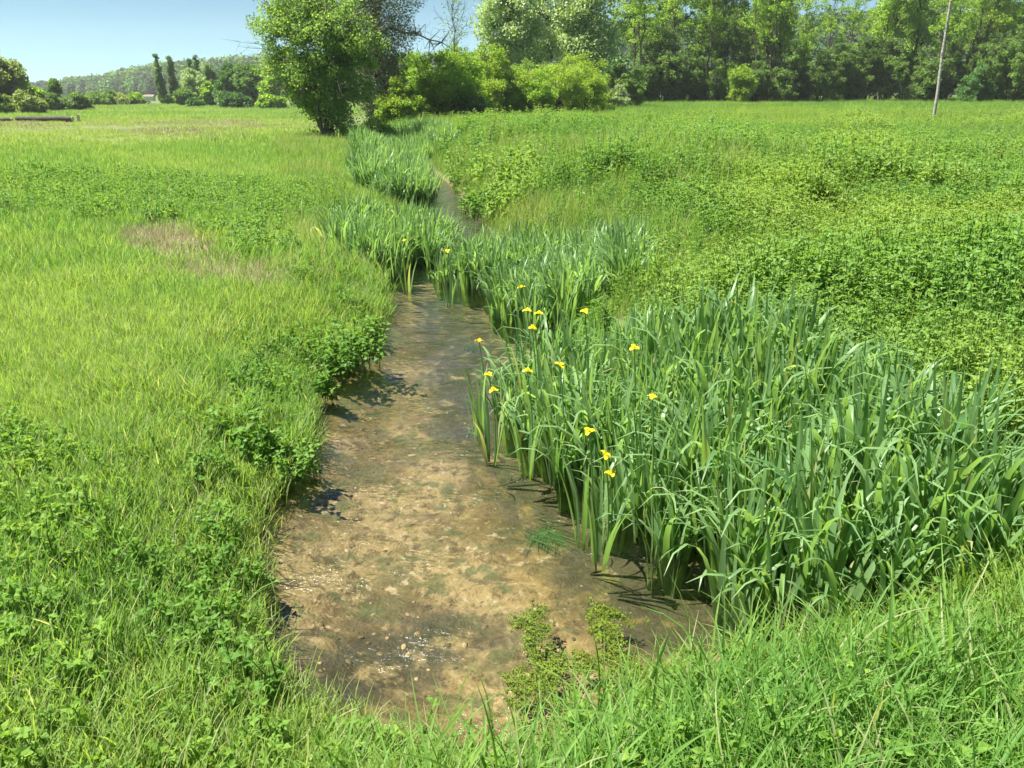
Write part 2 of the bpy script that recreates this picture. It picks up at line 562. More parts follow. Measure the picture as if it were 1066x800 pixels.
nt.links.new(bp.outputs[0], p.inputs['Normal'])
nt.links.new(p.outputs[0], out.inputs[0])
M['bed'] = m

qd = D.reshape(-1)[Q]
is_bed = (qd < 0.03).all(1)
def sub_mesh(name, faces, mat, attrs):
    u, inv = np.unique(faces.ravel(), return_inverse=True)
    me = quads_mesh(name, GV[u], inv.reshape(-1, 4), None, [mat], None, True)
    for k, v in attrs.items():
        a = me.attributes.new(k, 'FLOAT', 'POINT')
        a.data.foreach_set('value', v.reshape(-1)[u].astype(np.float32))
    return me

def seg_d(x, y, pts):
    m_ = np.full(np.shape(x), 1e9)
    for (x1, y1), (x2, y2) in zip(pts[:-1], pts[1:]):
        dx, dy = x2 - x1, y2 - y1
        t = np.clip(((x - x1) * dx + (y - y1) * dy) / (dx * dx + dy * dy), 0, 1)
        m_ = np.minimum(m_, np.hypot(x - x1 - t * dx, y - y1 - t * dy))
    return m_
BARE = [(-4.9, 10.6), (-4.3, 9.7), (-3.6, 8.8), (-2.9, 7.9)]
def bareness(x, y):
    return smooth(.80, .3, seg_d(x, y, BARE) * .95 + (fbm(x, y, .8, 21) - .5) * .8)
def dryness(x, y):                       # mown, yellowed ground far left
    return smooth(24, 33, y + (fbm(x, y, 6, 31) - .5) * 14) * smooth(-6, -14, x - (y - 25) * -.12) * smooth(75, 55, y)
ground_o = struct('ground', sub_mesh('ground', Q[~is_bed], M['soil'],
                  {'bare': np.maximum(bareness(X, Y), dryness(X, Y) * .2), 'wet': smooth(.22, .04, D) * (D > -1)}))
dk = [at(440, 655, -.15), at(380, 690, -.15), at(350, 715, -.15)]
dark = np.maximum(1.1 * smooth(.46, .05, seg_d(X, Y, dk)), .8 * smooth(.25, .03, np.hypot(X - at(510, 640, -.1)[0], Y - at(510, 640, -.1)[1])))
deep = [at(720, 650, -.15), at(640, 570, -.15), at(560, 490, -.15), at(505, 430, -.15), at(490, 380, -.15), at(470, 310, -.15)]  # deeper water, iris shade and reflections painted as darker bed along this line
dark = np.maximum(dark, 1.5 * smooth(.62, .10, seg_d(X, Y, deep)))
dark = np.maximum(dark, 1.5 * smooth(10.5, 14, Y))  # upstream bed colour darkened to bring out the reflected sky
gold = np.maximum(smooth(.5, .1, seg_d(X, Y, [at(540, 530, -.15), at(580, 590, -.15), at(650, 640, -.15)])),
                  smooth(.45, .1, seg_d(X, Y, [at(345, 440, -.15), at(400, 420, -.15)])))
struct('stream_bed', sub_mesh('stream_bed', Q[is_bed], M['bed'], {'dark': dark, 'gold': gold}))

m, nt, out = new_mat('clear_stream_water')
geo = N(nt, 'ShaderNodeNewGeometry')
mp = N(nt, 'ShaderNodeMapping')
mp.inputs['Rotation'].default_value = (0, 0, R(22))
mp.inputs['Scale'].default_value = (1, 1.5, 1)
nt.links.new(geo.outputs['Position'], mp.inputs[0])
w1 = noise(nt, mp.outputs[0], 4.5, 3, .5)
w2 = noise(nt, mp.outputs[0], 22, 4, .6)
wm = ramp(nt, noise(nt, mp.outputs[0], 2.2, 2), [(.45, (.15, .15, .15)), (.66, (1, 1, 1))])
h = math_n(nt, 'ADD', math_n(nt, 'MULTIPLY', w1, .6), math_n(nt, 'MULTIPLY', math_n(nt, 'MULTIPLY', w2, wm), .42))
bp = N(nt, 'ShaderNodeBump')
bp.inputs['Strength'].default_value = .8
bp.inputs['Distance'].default_value = .055
nt.links.new(h, bp.inputs['Height'])
fr = N(nt, 'ShaderNodeFresnel')
fr.inputs['IOR'].default_value = 1.33
nt.links.new(bp.outputs[0], fr.inputs['Normal'])
gl = N(nt, 'ShaderNodeBsdfGlossy')
gl.inputs['Roughness'].default_value = .10
nt.links.new(bp.outputs[0], gl.inputs['Normal'])
tr = N(nt, 'ShaderNodeBsdfTransparent')
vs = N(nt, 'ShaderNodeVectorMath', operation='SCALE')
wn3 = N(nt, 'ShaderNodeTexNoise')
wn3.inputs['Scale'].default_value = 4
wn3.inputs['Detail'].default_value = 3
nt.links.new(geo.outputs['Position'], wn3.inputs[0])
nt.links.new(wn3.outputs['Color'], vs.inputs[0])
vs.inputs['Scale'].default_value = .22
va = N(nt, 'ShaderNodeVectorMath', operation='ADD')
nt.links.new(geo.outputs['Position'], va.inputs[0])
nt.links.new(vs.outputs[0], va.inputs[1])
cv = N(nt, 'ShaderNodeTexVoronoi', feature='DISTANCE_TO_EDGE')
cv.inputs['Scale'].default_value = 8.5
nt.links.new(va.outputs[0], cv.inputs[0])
nt.links.new(ramp(nt, cv.outputs['Distance'], [(0, (1, .98, .92)), (.07, (.90, .88, .79)), (.28, (.80, .78, .68))]), tr.inputs[0])  # caustic light net put into the water's transmission colour
mx = N(nt, 'ShaderNodeMixShader')
nt.links.new(math_n(nt, 'ADD', math_n(nt, 'MULTIPLY', fr.outputs[0], 2.0), .02, True), mx.inputs[0])
nt.links.new(tr.outputs[0], mx.inputs[1])
nt.links.new(gl.outputs[0], mx.inputs[2])
nt.links.new(mx.outputs[0], out.inputs[0])
M['water'] = m
is_w = (qd < .3).any(1)
u, inv = np.unique(Q[is_w].ravel(), return_inverse=True)
WV = GV[u].copy()
WV[:, 2] = 0.0
struct('stream_water', quads_mesh('stream_water', WV, inv.reshape(-1, 4), None, [M['water']], None, True))

# ------------------------------------------------------------------ hills behind
def hill(name, pts, depth, base, col):
    """ridge given as (x, y, top height); a real mound with a back slope"""
    pts = np.array(pts, float)
    s = np.linspace(0, 1, 60)
    k = np.linspace(0, 1, len(pts))
    ridge = np.stack([np.interp(s, k, pts[:, i]) for i in range(3)], 1)
    ridge[:, 2] += (fbm(ridge[:, 0], ridge[:, 1] * 0, 60, 4) - .5) * .16 * ridge[:, 2]
    v = np.linspace(-1, 1, 17)
    V = []
    for q in v:
        w = (1 - q * q)
        dirn = ridge[:, :2] / np.linalg.norm(ridge[:, :2], axis=1, keepdims=True)
        xy = ridge[:, :2] + dirn * depth * q
        V.append(np.concatenate([xy, (base + (ridge[:, 2] - base) * w)[:, None]], 1))
    V = np.array(V)
    i = np.arange(17 * 60).reshape(17, 60)
    Qh = np.stack([i[:-1, :-1], i[:-1, 1:], i[1:, 1:], i[1:, :-1]], 2).reshape(-1, 4)
    o = struct(name, quads_mesh(name, V, Qh, None, [col], None, True))
    return V
M['hill'] = bark('hill_scrub', (.04, .07, .03), (.07, .10, .04), .05, (1, 1, 1), .95)
FH = 620.
far_hill = hill('far_hill', [(col_x(px, FH, 10), FH + e, row_z(py + 15, FH)) for px, py, e in
                ((-400, 84, 80), (-150, 82, 60), (20, 83, 60), (60, 80, 20), (110, 78, 0), (140, 76, -30), (180, 72, -60), (240, 67, -90), (320, 62, -100), (480, 60, -90), (640, 60, -60), (900, 62, 0), (1300, 70, 0))], 170, -3, M['hill'])
RH = 230.
right_hill = hill('wooded_hill', [(col_x(px, RH, 10), RH + e, row_z(py + 14, RH)) for px, py, e in
                ((420, 95, 0), (500, 84, 0), (560, 60, 0), (640, 34, 0), (680, 32, 0), (760, 26, 0), (900, 20, 10), (1100, 14, 20), (1400, 20, 30))], 75, -1, M['hill'])

# ------------------------------------------------------------------ masses of ground plants (geometry nodes on measured points)
def scatter(name, protos, pts, rot, scl, idx_, tone):
    pc = bpy.data.collections.new(name + '_kinds')
    for i, me in enumerate(protos):
        pc.objects.link(bpy.data.objects.new('%s_kind_%02d' % (name, i), me))
    me = bpy.data.meshes.new(name)
    n = len(pts)
    me.vertices.add(n)
    me.vertices.foreach_set('co', np.asarray(pts, np.float32).ravel())
    for k, ty, v in (('scl', 'FLOAT', scl), ('tone', 'FLOAT', tone), ('pick', 'INT', idx_)):
        a = me.attributes.new(k, ty, 'POINT')
        a.data.foreach_set('value', np.asarray(v, np.int32 if ty == 'INT' else np.float32))
    a = me.attributes.new('rot', 'FLOAT_VECTOR', 'POINT')
    a.data.foreach_set('vector', np.asarray(rot, np.float32).ravel())
    o = link(name, me)
    o['kind'] = 'stuff'
    ng = bpy.data.node_groups.new(name, 'GeometryNodeTree')
    ng.interface.new_socket('Geometry', in_out='INPUT', socket_type='NodeSocketGeometry')
    ng.interface.new_socket('Geometry', in_out='OUTPUT', socket_type='NodeSocketGeometry')
    gi = ng.nodes.new('NodeGroupInput')
    go = ng.nodes.new('NodeGroupOutput')
    ci = ng.nodes.new('GeometryNodeCollectionInfo')
    ci.inputs['Collection'].default_value = pc
    ci.inputs['Separate Children'].default_value = True
    ci.inputs['Reset Children'].default_value = True
    ip = ng.nodes.new('GeometryNodeInstanceOnPoints')
    ip.inputs['Pick Instance'].default_value = True
    def na(k, ty):
        q = ng.nodes.new('GeometryNodeInputNamedAttribute')
        q.data_type = ty
        q.inputs['Name'].default_value = k
        return q.outputs['Attribute']
    ng.links.new(gi.outputs[0], ip.inputs['Points'])
    ng.links.new(ci.outputs[0], ip.inputs['Instance'])
    ng.links.new(na('pick', 'INT'), ip.inputs['Instance Index'])
    ng.links.new(na('rot', 'FLOAT_VECTOR'), ip.inputs['Rotation'])
    ng.links.new(na('scl', 'FLOAT'), ip.inputs['Scale'])
    ng.links.new(ip.outputs[0], go.inputs[0])
    md = o.modifiers.new('plants', 'NODES')
    md.node_group = ng
    return o

def tuft(seed, n, rad, L, W, lean, bend, mat, segs=3, t=None, fold=0.):
    g = np.random.default_rng(seed)
    a = g.random(n) * 6.283
    r = rad * np.sqrt(g.random(n))
    base = np.stack([r * np.cos(a), r * np.sin(a), np.full(n, -.02)], 1)
    b = MB()
    b.blades(g, base, g.random(n) * 6.283, g.uniform(*L, n) * g.uniform(.7, 1, n), g.uniform(*W, n), g.uniform(0, lean, n), g.uniform(*bend, n), segs, None, fold=fold, twist=1.2)
    return b.mesh('tuft', [mat])

def stalks(seed, n, rad, H, mat, nodes=7, leaf=(.05, .08), wid=.55, lean=.25, droop=.35, top=.5):
    """upright leafy stems with pairs of leaves"""
    g = np.random.default_rng(seed)
    b = MB()
    for k in range(n):
        a = g.random() * 6.283
        r = rad * math.sqrt(g.random())
        h = g.uniform(*H)
        la = g.random() * 6.283
        le = g.random() * lean * h
        p0 = np.array([r * math.cos(a), r * math.sin(a), -.02])
        s = np.linspace(0, 1, 4)
        pts = p0 + np.stack([le * math.cos(la) * s ** 2, le * math.sin(la) * s ** 2, h * s], 1)
        b.tube(pts, np.linspace(.0035, .0015, 4) * (1 + h), 3, .3)
        q = np.linspace(.25, 1, nodes)
        tone = g.random() * .5
        ph = g.random() * 3
        for i, s_ in enumerate(q):
            c0 = p0 + np.array([le * math.cos(la) * s_ ** 2, le * math.sin(la) * s_ ** 2, h * s_])
            m_ = 2 if i < nodes - 1 else 4
            an = ph + i * 1.571 + np.arange(m_) * (6.283 / m_) + g.normal(size=m_) * .25
            el = g.uniform(-.5, .7, m_) + (.35 if i >= nodes - 2 else 0)
            dd = np.stack([np.cos(an) * np.cos(el), np.sin(an) * np.cos(el), np.sin(el)], 1)
            L = g.uniform(*leaf, m_) * (1 - top * max(0, (s_ - .6) / .4) ** 1.5)
            b.leaves(g, np.repeat(c0[None], m_, 0), dd, np.tile([0, 0, 1.], (m_, 1)) + g.normal(size=(m_, 3)) * .45, L, L * wid, np.clip(tone + .45 * s_ ** 2 * g.random(m_) + .1 * g.random(m_), 0, .93) if g.random() > .008 else np.full(m_, .99), droop)
    return b.mesh('stalks', [mat])

def sample(n, x0, x1, y0, y1, seed):
    g = np.random.default_rng(seed)
    return g.uniform(x0, x1, n), g.uniform(y0, y1, n), g

IRIS_A = np.array([(-.16, 5.8), (.0, 5.25), (.13, 4.88), (.52, 4.0), (.83, 3.5), (1.17, 3.0), (1.6, 2.88), (2.15, 2.72), (2.55, 2.95), (2.4, 3.8), (2.2, 4.6), (1.95, 5.15), (1.2, 5.6), (.4, 5.95)])
IRIS_B = np.array([(-1.02, 10.0), (-.66, 9.2), (-.12, 8.4), (.4, 7.1), (1.2, 7.2), (1.45, 9.1), (.8, 10.2), (.0, 10.6)])
IRIS_C = np.array([(-2.5, 10.6), (-1.95, 10.0), (-1.45, 10.15), (-1.0, 11.2), (-.9, 12.3), (-1.5, 13.2), (-2.7, 12.4)])
IRIS_D = np.array([(-2.75, 16.3), (-1.75, 17.2), (-2.0, 19.2), (-2.85, 24), (-2.75, 28), (-3.2, 33), (-6.6, 37), (-7.4, 35.5), (-5.2, 28), (-4.3, 23), (-3.5, 18)])
IRIS_E = np.array([(-2.2, 25), (-1.8, 26), (-2.2, 30), (-2.9, 31), (-2.6, 28)])

def view_ok(x, y, m_=1.5):
    return np.abs(x) < (.66 * np.maximum(y, 0) + .9) * 1.0 + m_

def place(name, protos, x, y, g, z_off=0., tilt=.12, smin=.8, smax=1.2, tone=None, scl=None, pick=None):
    n = len(x)
    z = ground(x, y) + z_off
    rot = np.stack([g.normal(size=n) * tilt, g.normal(size=n) * tilt, g.random(n) * 6.283], 1)
    s = g.uniform(smin, smax, n) if scl is None else scl * g.uniform(smin, smax, n)
    return scatter(name, protos, np.stack([x, y, z], 1), rot, s, g.integers(0, len(protos), n) if pick is None else pick, np.clip(tone, 0, 1) if tone is not None else g.random(n) * .3)

def not_iris(x, y):
    return (pdist(IRIS_A, x, y) > .02) & (pdist(IRIS_B, x, y) > .0) & (pdist(IRIS_C, x, y) > .22) & (pdist(IRIS_D, x, y) > 0)

# -- lawn on the left bank, near
near_t = [tuft(100 + i, 80, .17, (.07, .17), (.003, .0055), .55, (.1, 1.1), M['grass']) for i in range(6)]
mid_t = [tuft(120 + i, 70, .30, (.10, .24), (.006, .010), .5, (.1, 1.0), M['grass'], 2) for i in range(5)]
far_t = [tuft(140 + i, 70, .75, (.14, .32), (.016, .028), .5, (.1, .9), M['grass'], 2) for i in range(4)]

x, y, g = sample(32000, -8.5, .4, .3, 9, 1)
d = pdist(POLY, x, y)
dist = np.hypot(x, y)
k = (d > .05) & ~right_side(x, y) & view_ok(x, y, 2.4) & (g.random(len(x)) < 1.15 * np.clip(4.5 / dist, .25, 1)) & (g.random(len(x)) > bareness(x, y) * .93)
x, y = x[k], y[k]
tn = smooth(.40, .68, fbm(x, y, 1.6, 50)) * .9
place('lawn_grass', near_t, x, y, g, 0, .15, .75, 1.25, tn, .75 + .7 * fbm(x, y, 1.2, 51) * np.clip(np.hypot(x, y) / 4, .9, 1.5))

x, y, g = sample(30000, -26, -1.0, 8, 30, 2)
d = pdist(POLY, x, y)
dist = np.hypot(x, y)
k = (d > .1) & ~right_side(x, y) & view_ok(x, y, 1) & not_iris(x, y) & (g.random(len(x)) < np.clip(11 / dist, .35, 1)) & (g.random(len(x)) > bareness(x, y) * .95)
x, y = x[k], y[k]
dr = dryness(x, y)
tn = np.clip(smooth(.42, .68, fbm(x, y, 2.5, 52)) * .8 + dr * .8, 0, 1)
place('meadow_grass', mid_t, x, y, g, 0, .15, .8, 1.3, tn, (.75 + .6 * fbm(x, y, 2, 53)) * (1 - .45 * dr))

x, y, g = sample(40000, -100, 10, 28, 150, 3)
d = pdist(POLY, x, y)
k = (d > .3) & ~right_side(x, y) & view_ok(x, y, 3) & not_iris(x, y) & (g.random(len(x)) < np.clip(40 / np.hypot(x, y), .3, 1))
x, y = x[k], y[k]
dr = dryness(x, y)
place('far_meadow_grass', far_t, x, y, g, 0, .1, .8, 1.3, np.clip(smooth(.45, .65, fbm(x, y, 9, 54)) * .8 + dr, 0, 1), (.7 + .7 * fbm(x, y, 7, 55)) * (1 - .55 * dr))

# -- dark leafy patch crossing the left bank
low_w = [stalks(200 + i, 9, .2, (.12, .26), M['nettle'], 5, (.04, .065), .6) for i in range(5)]
x, y, g = sample(9000, -16, -2.3, 9, 24, 4)
band = np.abs(y - (13.6 + (x + 6) * -.25)) + (fbm(x, y, 2.5, 60) - .5) * 5
k = (band < 3.0) & ~right_side(x, y) & (pdist(POLY, x, y) > .8) & view_ok(x, y, .5) & (bareness(x, y) < .4) & (g.random(len(x)) < .32)
x, y = x[k], y[k]
place('low_weed_patch', low_w, x, y, g, 0, .15, .8, 1.4, g.random(len(x)) * .25)

# -- tall ripening grass on both bank tops
tall_t = [tuft(160 + i, 60, .22, (.25, .52), (.004, .008), .4, (.1, 1.0), M['seed'], 3) for i in range(5)]
x, y, g = sample(16000, -8.5, 3.5, 7.2, 34, 5)
d = pdist(POLY, x, y)
rsd = right_side(x, y)
lo = (~rsd) & (d > .05) & (d < .7 + np.clip((y - 11) * .16, 0, 2.4))
hi = rsd & (d > .05) & (d < 1.3 + .5 * fbm(x, y, 2, 61) + 2.2 * smooth(12, 17, y)) & (y > 9.5)
k = (lo | hi) & not_iris(x, y) & (g.random(len(x)) < .75 * np.clip(14 / y, .3, 1)) & ((fbm(x, y, 1.6, 62) > .36) | (rsd & (d < .9)))
x, y = x[k], y[k]
place('tall_bank_grass', tall_t, x, y, g, -.02, .15, .7, 1.15, smooth(.4, .6, fbm(x, y, 2, 63)) * .9)

# -- nettle and mint field on the right
net_n = [stalks(220 + i, 9, .16, (.34, .66), M['nettle'], 7, ((.05, .085), (.03, .055), (.06, .10))[i % 3], (.55, .7, .42)[i % 3]) for i in range(8)] + [tuft(215 + i, 26, .12, (.35, .72), (.004, .009), .35, (.1, 1.0), M[('seed', 'lush')[i % 2]], 4) for i in range(3)]
net_f = [stalks(240 + i, 10, .36, (.3, .66), M['nettle'], 7, ((.07, .12), (.05, .09))[i % 2], (.5, .65)[i % 2], .3) for i in range(6)] + [tuft(255 + i, 60, .35, (.35, .75), (.008, .014), .35, (.1, .9), M[('seed', 'lush')[i % 2]], 3) for i in range(3)]
x, y, g = sample(20000, .3, 15, .6, 14, 6)
d = pdist(POLY, x, y)
gap = fbm(x, y, 1.3, 64)
k = right_side(x, y) & (d > .1) & not_iris(x, y) & view_ok(x, y, 3.2) & (g.random(len(x)) < np.clip(8 / np.hypot(x, y), .4, 1)) & (gap > .30) & ~((y < 3.1) & (x < 2.6 + (3.1 - y) * .6))
x, y = x[k], y[k]
hs = .30 + 1.25 * fbm(x, y, 1.5, 65)
def mixed(x, y, g, nleaf, ngrass, sc):         # swathes of grass among the leafy plants
    gr = g.random(len(x)) < .08 + .75 * smooth(.52, .64, fbm(x, y, sc, 77))
    return np.where(gr, nleaf + g.integers(0, ngrass, len(x)), g.integers(0, nleaf, len(x)))
place('nettle_field', net_n, x, y, g, 0, .12, .85, 1.15, smooth(.45, .75, fbm(x, y, 2.2, 66)) * .9, hs * np.where(d[k] < .6, .7, 1), mixed(x, y, g, 8, 3, 2.0))
x, y, g = sample(26000, -4, 45, 13, 62, 7)
d = pdist(POLY, x, y)
k = right_side(x, y) & (d > .2) & not_iris(x, y) & view_ok(x, y, 2) & (g.random(len(x)) < np.clip(24 / y, .2, 1)) & (fbm(x, y, 2.2, 64) > .33) & (g.random(len(x)) > .75 * smooth(3.5, 1.5, d) * smooth(11, 14, y)) & (g.random(len(x)) > smooth(32, 60, y) * .75)
x, y = x[k], y[k]
place('far_nettle_field', net_f, x, y, g, 0, .1, .85, 1.2, smooth(.4, .7, fbm(x, y, 5, 67)), .36 + 1.2 * fbm(x, y, 2.4, 68), mixed(x, y, g, 6, 3, 3.5))

# -- tall grass over the far right field
fart = [tuft(180 + i, 70, .6, (.35, .65), (.014, .024), .35, (.05, .8), M['lush'], 2) for i in range(4)]
x, y, g = sample(30000, -6, 90, 26, 112, 8)
d = pdist(POLY, x, y)
k = right_side(x, y) & (d > .4) & view_ok(x, y, 3) & (g.random(len(x)) < smooth(26, 44, y) * np.clip(50 / y, .3, 1))
x, y = x[k], y[k]
place('far_field_grass', fart, x, y, g, 0, .1, .75, 1.1, smooth(.4, .65, fbm(x, y, 8, 69)), .75 + .5 * fbm(x, y, 6, 70))

# -- long grass on the near bank at the photographer's feet, right and centre
lush_t = [tuft(260 + i, 34, .11, (.16, .36), (.004, .009), .45, (.2, 1.5), M['lush'], 5, fold=.25) for i in range(6)] + [tuft(270 + i, 9, .12, (.30, .52), (.008, .014), .6, (.3, 1.4), M['lush'], 6, fold=.25) for i in range(3)]
x, y, g = sample(4400, -.9, 5.4, .3, 3.0, 9)
d = pdist(POLY, x, y)
k = (d > -.02) & (right_side(x, y) | (y < 2.3)) & (pdist(IRIS_A, x, y) > -.05) & (x > -.55) & (g.random(len(x)) < .55)
x, y = x[k], y[k]
place('long_bank_grass', lush_t, x, y, g, 0, .2, .7, 1.15, smooth(.4, .7, fbm(x, y, .8, 71)) * .8)
# -- low leafy weeds among it and on the near left bank
weed_n = [stalks(280 + i, 6, .13, (.04, .15), M['weed'], 4, (.022, .042), .7, .6, .2, .25) for i in range(7)]
x, y, g = sample(4200, -3.2, 3.4, .9, 4.6, 10)
d = pdist(POLY, x, y)
k = (d > .03) & (((~right_side(x, y)) & (fbm(x, y, .9, 72) + .16 * (3.0 - y) > .46)) | (right_side(x, y) & (y < 3) & (g.random(len(x)) < .35))) & (g.random(len(x)) < .8)
x, y = x[k], y[k]
place('leafy_weed_cover', weed_n, x, y, g, 0, .25, .8, 1.4, g.random(len(x)) * .5)
# -- straw and dry litter on the trodden patch
straw_t = [tuft(300 + i, 40, .2, (.06, .2), (.003, .006), 1.5, (-.2, .4), M['straw'], 2) for i in range(3)]
x, y, g = sample(5000, -7, -1.6, 5, 13, 11)
k = (g.random(len(x)) < bareness(x, y) * .8 + .012) & (pdist(POLY, x, y) > .1)
x, y = x[k], y[k]
place('dry_straw_litter', straw_t, x, y, g, .01, .2, .7, 1.2)
# -- pale mown straw far left
straw_f = [tuft(305 + i, 60, .7, (.08, .22), (.012, .022), 1.3, (-.2, .5), M['straw'], 2) for i in range(3)]
x, y, g = sample(9000, -60, -6, 22, 75, 16)
k = (g.random(len(x)) < dryness(x, y) * .55 * smooth(.35, .6, fbm(x, y, 5, 75))) & view_ok(x, y, 2)
x, y = x[k], y[k]
place('mown_straw', straw_f, x, y, g, .02, .08, .8, 1.2)
# -- darker, taller tufts and ripe stems scattered through the lawn
dark_t = [tuft(310 + i, 46, .09, (.14, .34), (.004, .007), .5, (.2, 1.3), M['bank'], 4) for i in range(3)] + [tuft(314 + i, 7, .15, (.30, .50), (.002, .004), .25, (.1, .6), M['straw'], 3) for i in range(3)]
x, y, g = sample(6000, -12, -.8, 1.2, 18, 17)
d = pdist(POLY, x, y)
k = (d > .2) & ~right_side(x, y) & view_ok(x, y, .6) & (g.random(len(x)) < (.05 + .16 * smooth(.52, .66, fbm(x, y, 1.4, 76))) * np.where(d < .8, .3, 1)) & (bareness(x, y) < .5)
x, y = x[k], y[k]
place('ripe_and_dark_tufts', dark_t, x, y, g, 0, .15, .6, 1.1)
# -- broad arching blades in the near grass
broad_t = [tuft(318 + i, 7, .08, (.32, .60), (.009, .016), .7, (.4, 1.7), M['lush'], 7, fold=.25) for i in range(4)]
x, y, g = sample(420, -.5, 3.2, 1.1, 2.9, 18)
d = pdist(POLY, x, y)
k = (d > .02) & (pdist(IRIS_A, x, y) > -.02) & (g.random(len(x)) < .55)
x, y = x[k], y[k]
place('broad_bladed_grass', broad_t, x, y, g, 0, .25, .7, 1.1)
# -- fringe of mixed plants hanging over the waterline
fr_t = [stalks(320 + i, 7, .12, (.12, .32), M['bank'], 5, (.04, .075), .6, .7, .3) for i in range(5)] + [tuft(330 + i, 40, .12, (.15, .4), (.004, .009), .8, (.2, 1.3), M['lush'], 4) for i in range(4)]
x, y, g = sample(30000, -8, 3, 2.3, 34, 12)
d = pdist(POLY, x, y)
k = (d > .10) & (d < .42) & not_iris(x, y) & (g.random(len(x)) < .9 * np.clip(7 / y, .3, 1)) & ~((y < 3.1) & (x > -.5))
x, y = x[k], y[k]
place('waterline_fringe', fr_t, x, y, g, 0, .2, .6, 1.15, g.random(len(x)) * .5)
# -- yellow-green water weed by the near bank
cr = [stalks(340 + i, 8, .07, (.03, .08), M['cress'], 4, (.012, .026), .8, .8, .1, .2) for i in range(4)]
x, y, g = sample(2600, .0, 1.0, 2.2, 3.2, 13)
cx_, cy_ = at(600, 672, 0)
k = (np.hypot((x - cx_) / .40, (y - cy_) / .34) * .7 + (fbm(x, y, .16, 73) - .5) * 2.4 < .42) & (g.random(len(x)) < .45)
x, y = x[k], y[k]
n = len(x)
scatter('water_weed', cr, np.stack([x, y, -.03 - .02 * g.random(n)], 1), np.stack([np.zeros(n), np.zeros(n), g.random(n) * 6.28], 1), g.uniform(.3, .6, n), g.integers(0, 4, n), g.random(n))
# -- dark green ribbons trailing under water
rb = []
for i in range(3):
    g = np.random.default_rng(350 + i)
    b = MB()
    n = 40
    base = np.stack([g.normal(size=n) * .06, g.normal(size=n) * .06, np.zeros(n)], 1)
    b.blades(g, base, R(-58) + g.normal(size=n) * .25, g.uniform(.15, .4, n), g.uniform(.004, .01, n), np.full(n, 1.48), g.uniform(.0, .08, n), 4)
    rb.append(b.mesh('ribbons', [M['leaf_dark']]))
x, y, g = sample(400, -.5, 1.2, 2.7, 8, 14)
k = (seg_d(x, y, deep) < .3) & (g.random(len(x)) < .09)
x, y = x[k], y[k]
n = len(x)
scatter('trailing_water_weed', rb, np.stack([x, y, ground(x, y) + .005], 1), np.stack([np.zeros(n), np.zeros(n), g.normal(size=n) * .3], 1), g.uniform(.5, .9, n), g.integers(0, 3, n), g.random(n))
# -- stones on the bed
m, nt, out = new_mat('bed_stone')
oi = N(nt, 'ShaderNodeObjectInfo')
c = ramp(nt, oi.outputs['Random'], [(0, (.045, .045, .015)), (.3, (.09, .075, .03)), (.55, (.16, .12, .055)), (.82, (.22, .165, .08)), (1, (.33, .26, .15))])
p = N(nt, 'ShaderNodeBsdfPrincipled')
p.inputs['Roughness'].default_value = .7
nt.links.new(c, p.inputs['Base Color'])
nt.links.new(p.outputs[0], out.inputs[0])
M['stone'] = m
st = []
for i in range(5):
    g = np.random.default_rng(360 + i)
    th = np.linspace(0, math.pi, 7)
    prof = np.sin(th) * g.uniform(.85, 1.15, 7)
    b = MB()
    V = []
    sides = 9
    jit = g.uniform(.8, 1.2, (7, sides))
    for a_, (t_, pr) in enumerate(zip(th, prof)):
        an = np.linspace(0, 6.283, sides, endpoint=False)
        V.append(np.stack([np.cos(an) * pr * jit[a_], np.sin(an) * pr * jit[a_] * .75, np.full(sides, -math.cos(t_) * .38)], 1))
    ii = np.arange(7 * sides).reshape(7, sides)
    jj = np.roll(ii, -1, 1)
    b.add(np.array(V), np.stack([ii[:-1], jj[:-1], jj[1:], ii[1:]], 2), .5)
    st.append(b.mesh('stone', [M['stone']], True))
x, y, g = sample(9000, -1.8, 1.6, 2.1, 12, 15)
d = pdist(POLY, x, y)
wgt = .22 + 1.6 * smooth(.4, .1, seg_d(x, y, dk)) + .4 * smooth(.15, .03, -d) + .25 * smooth(.55, .7, fbm(x, y, .7, 74))
k = (d < .02) & (g.random(len(x)) < wgt * .6)
x, y = x[k], y[k]
n = len(x)
scatter('bed_stones', st, np.stack([x, y, ground(x, y) - .004], 1), np.stack([g.normal(size=n) * .2, g.normal(size=n) * .2, g.random(n) * 6.28], 1), .006 + .02 * g.random(n) ** 2.5, g.integers(0, 5, n), g.random(n))

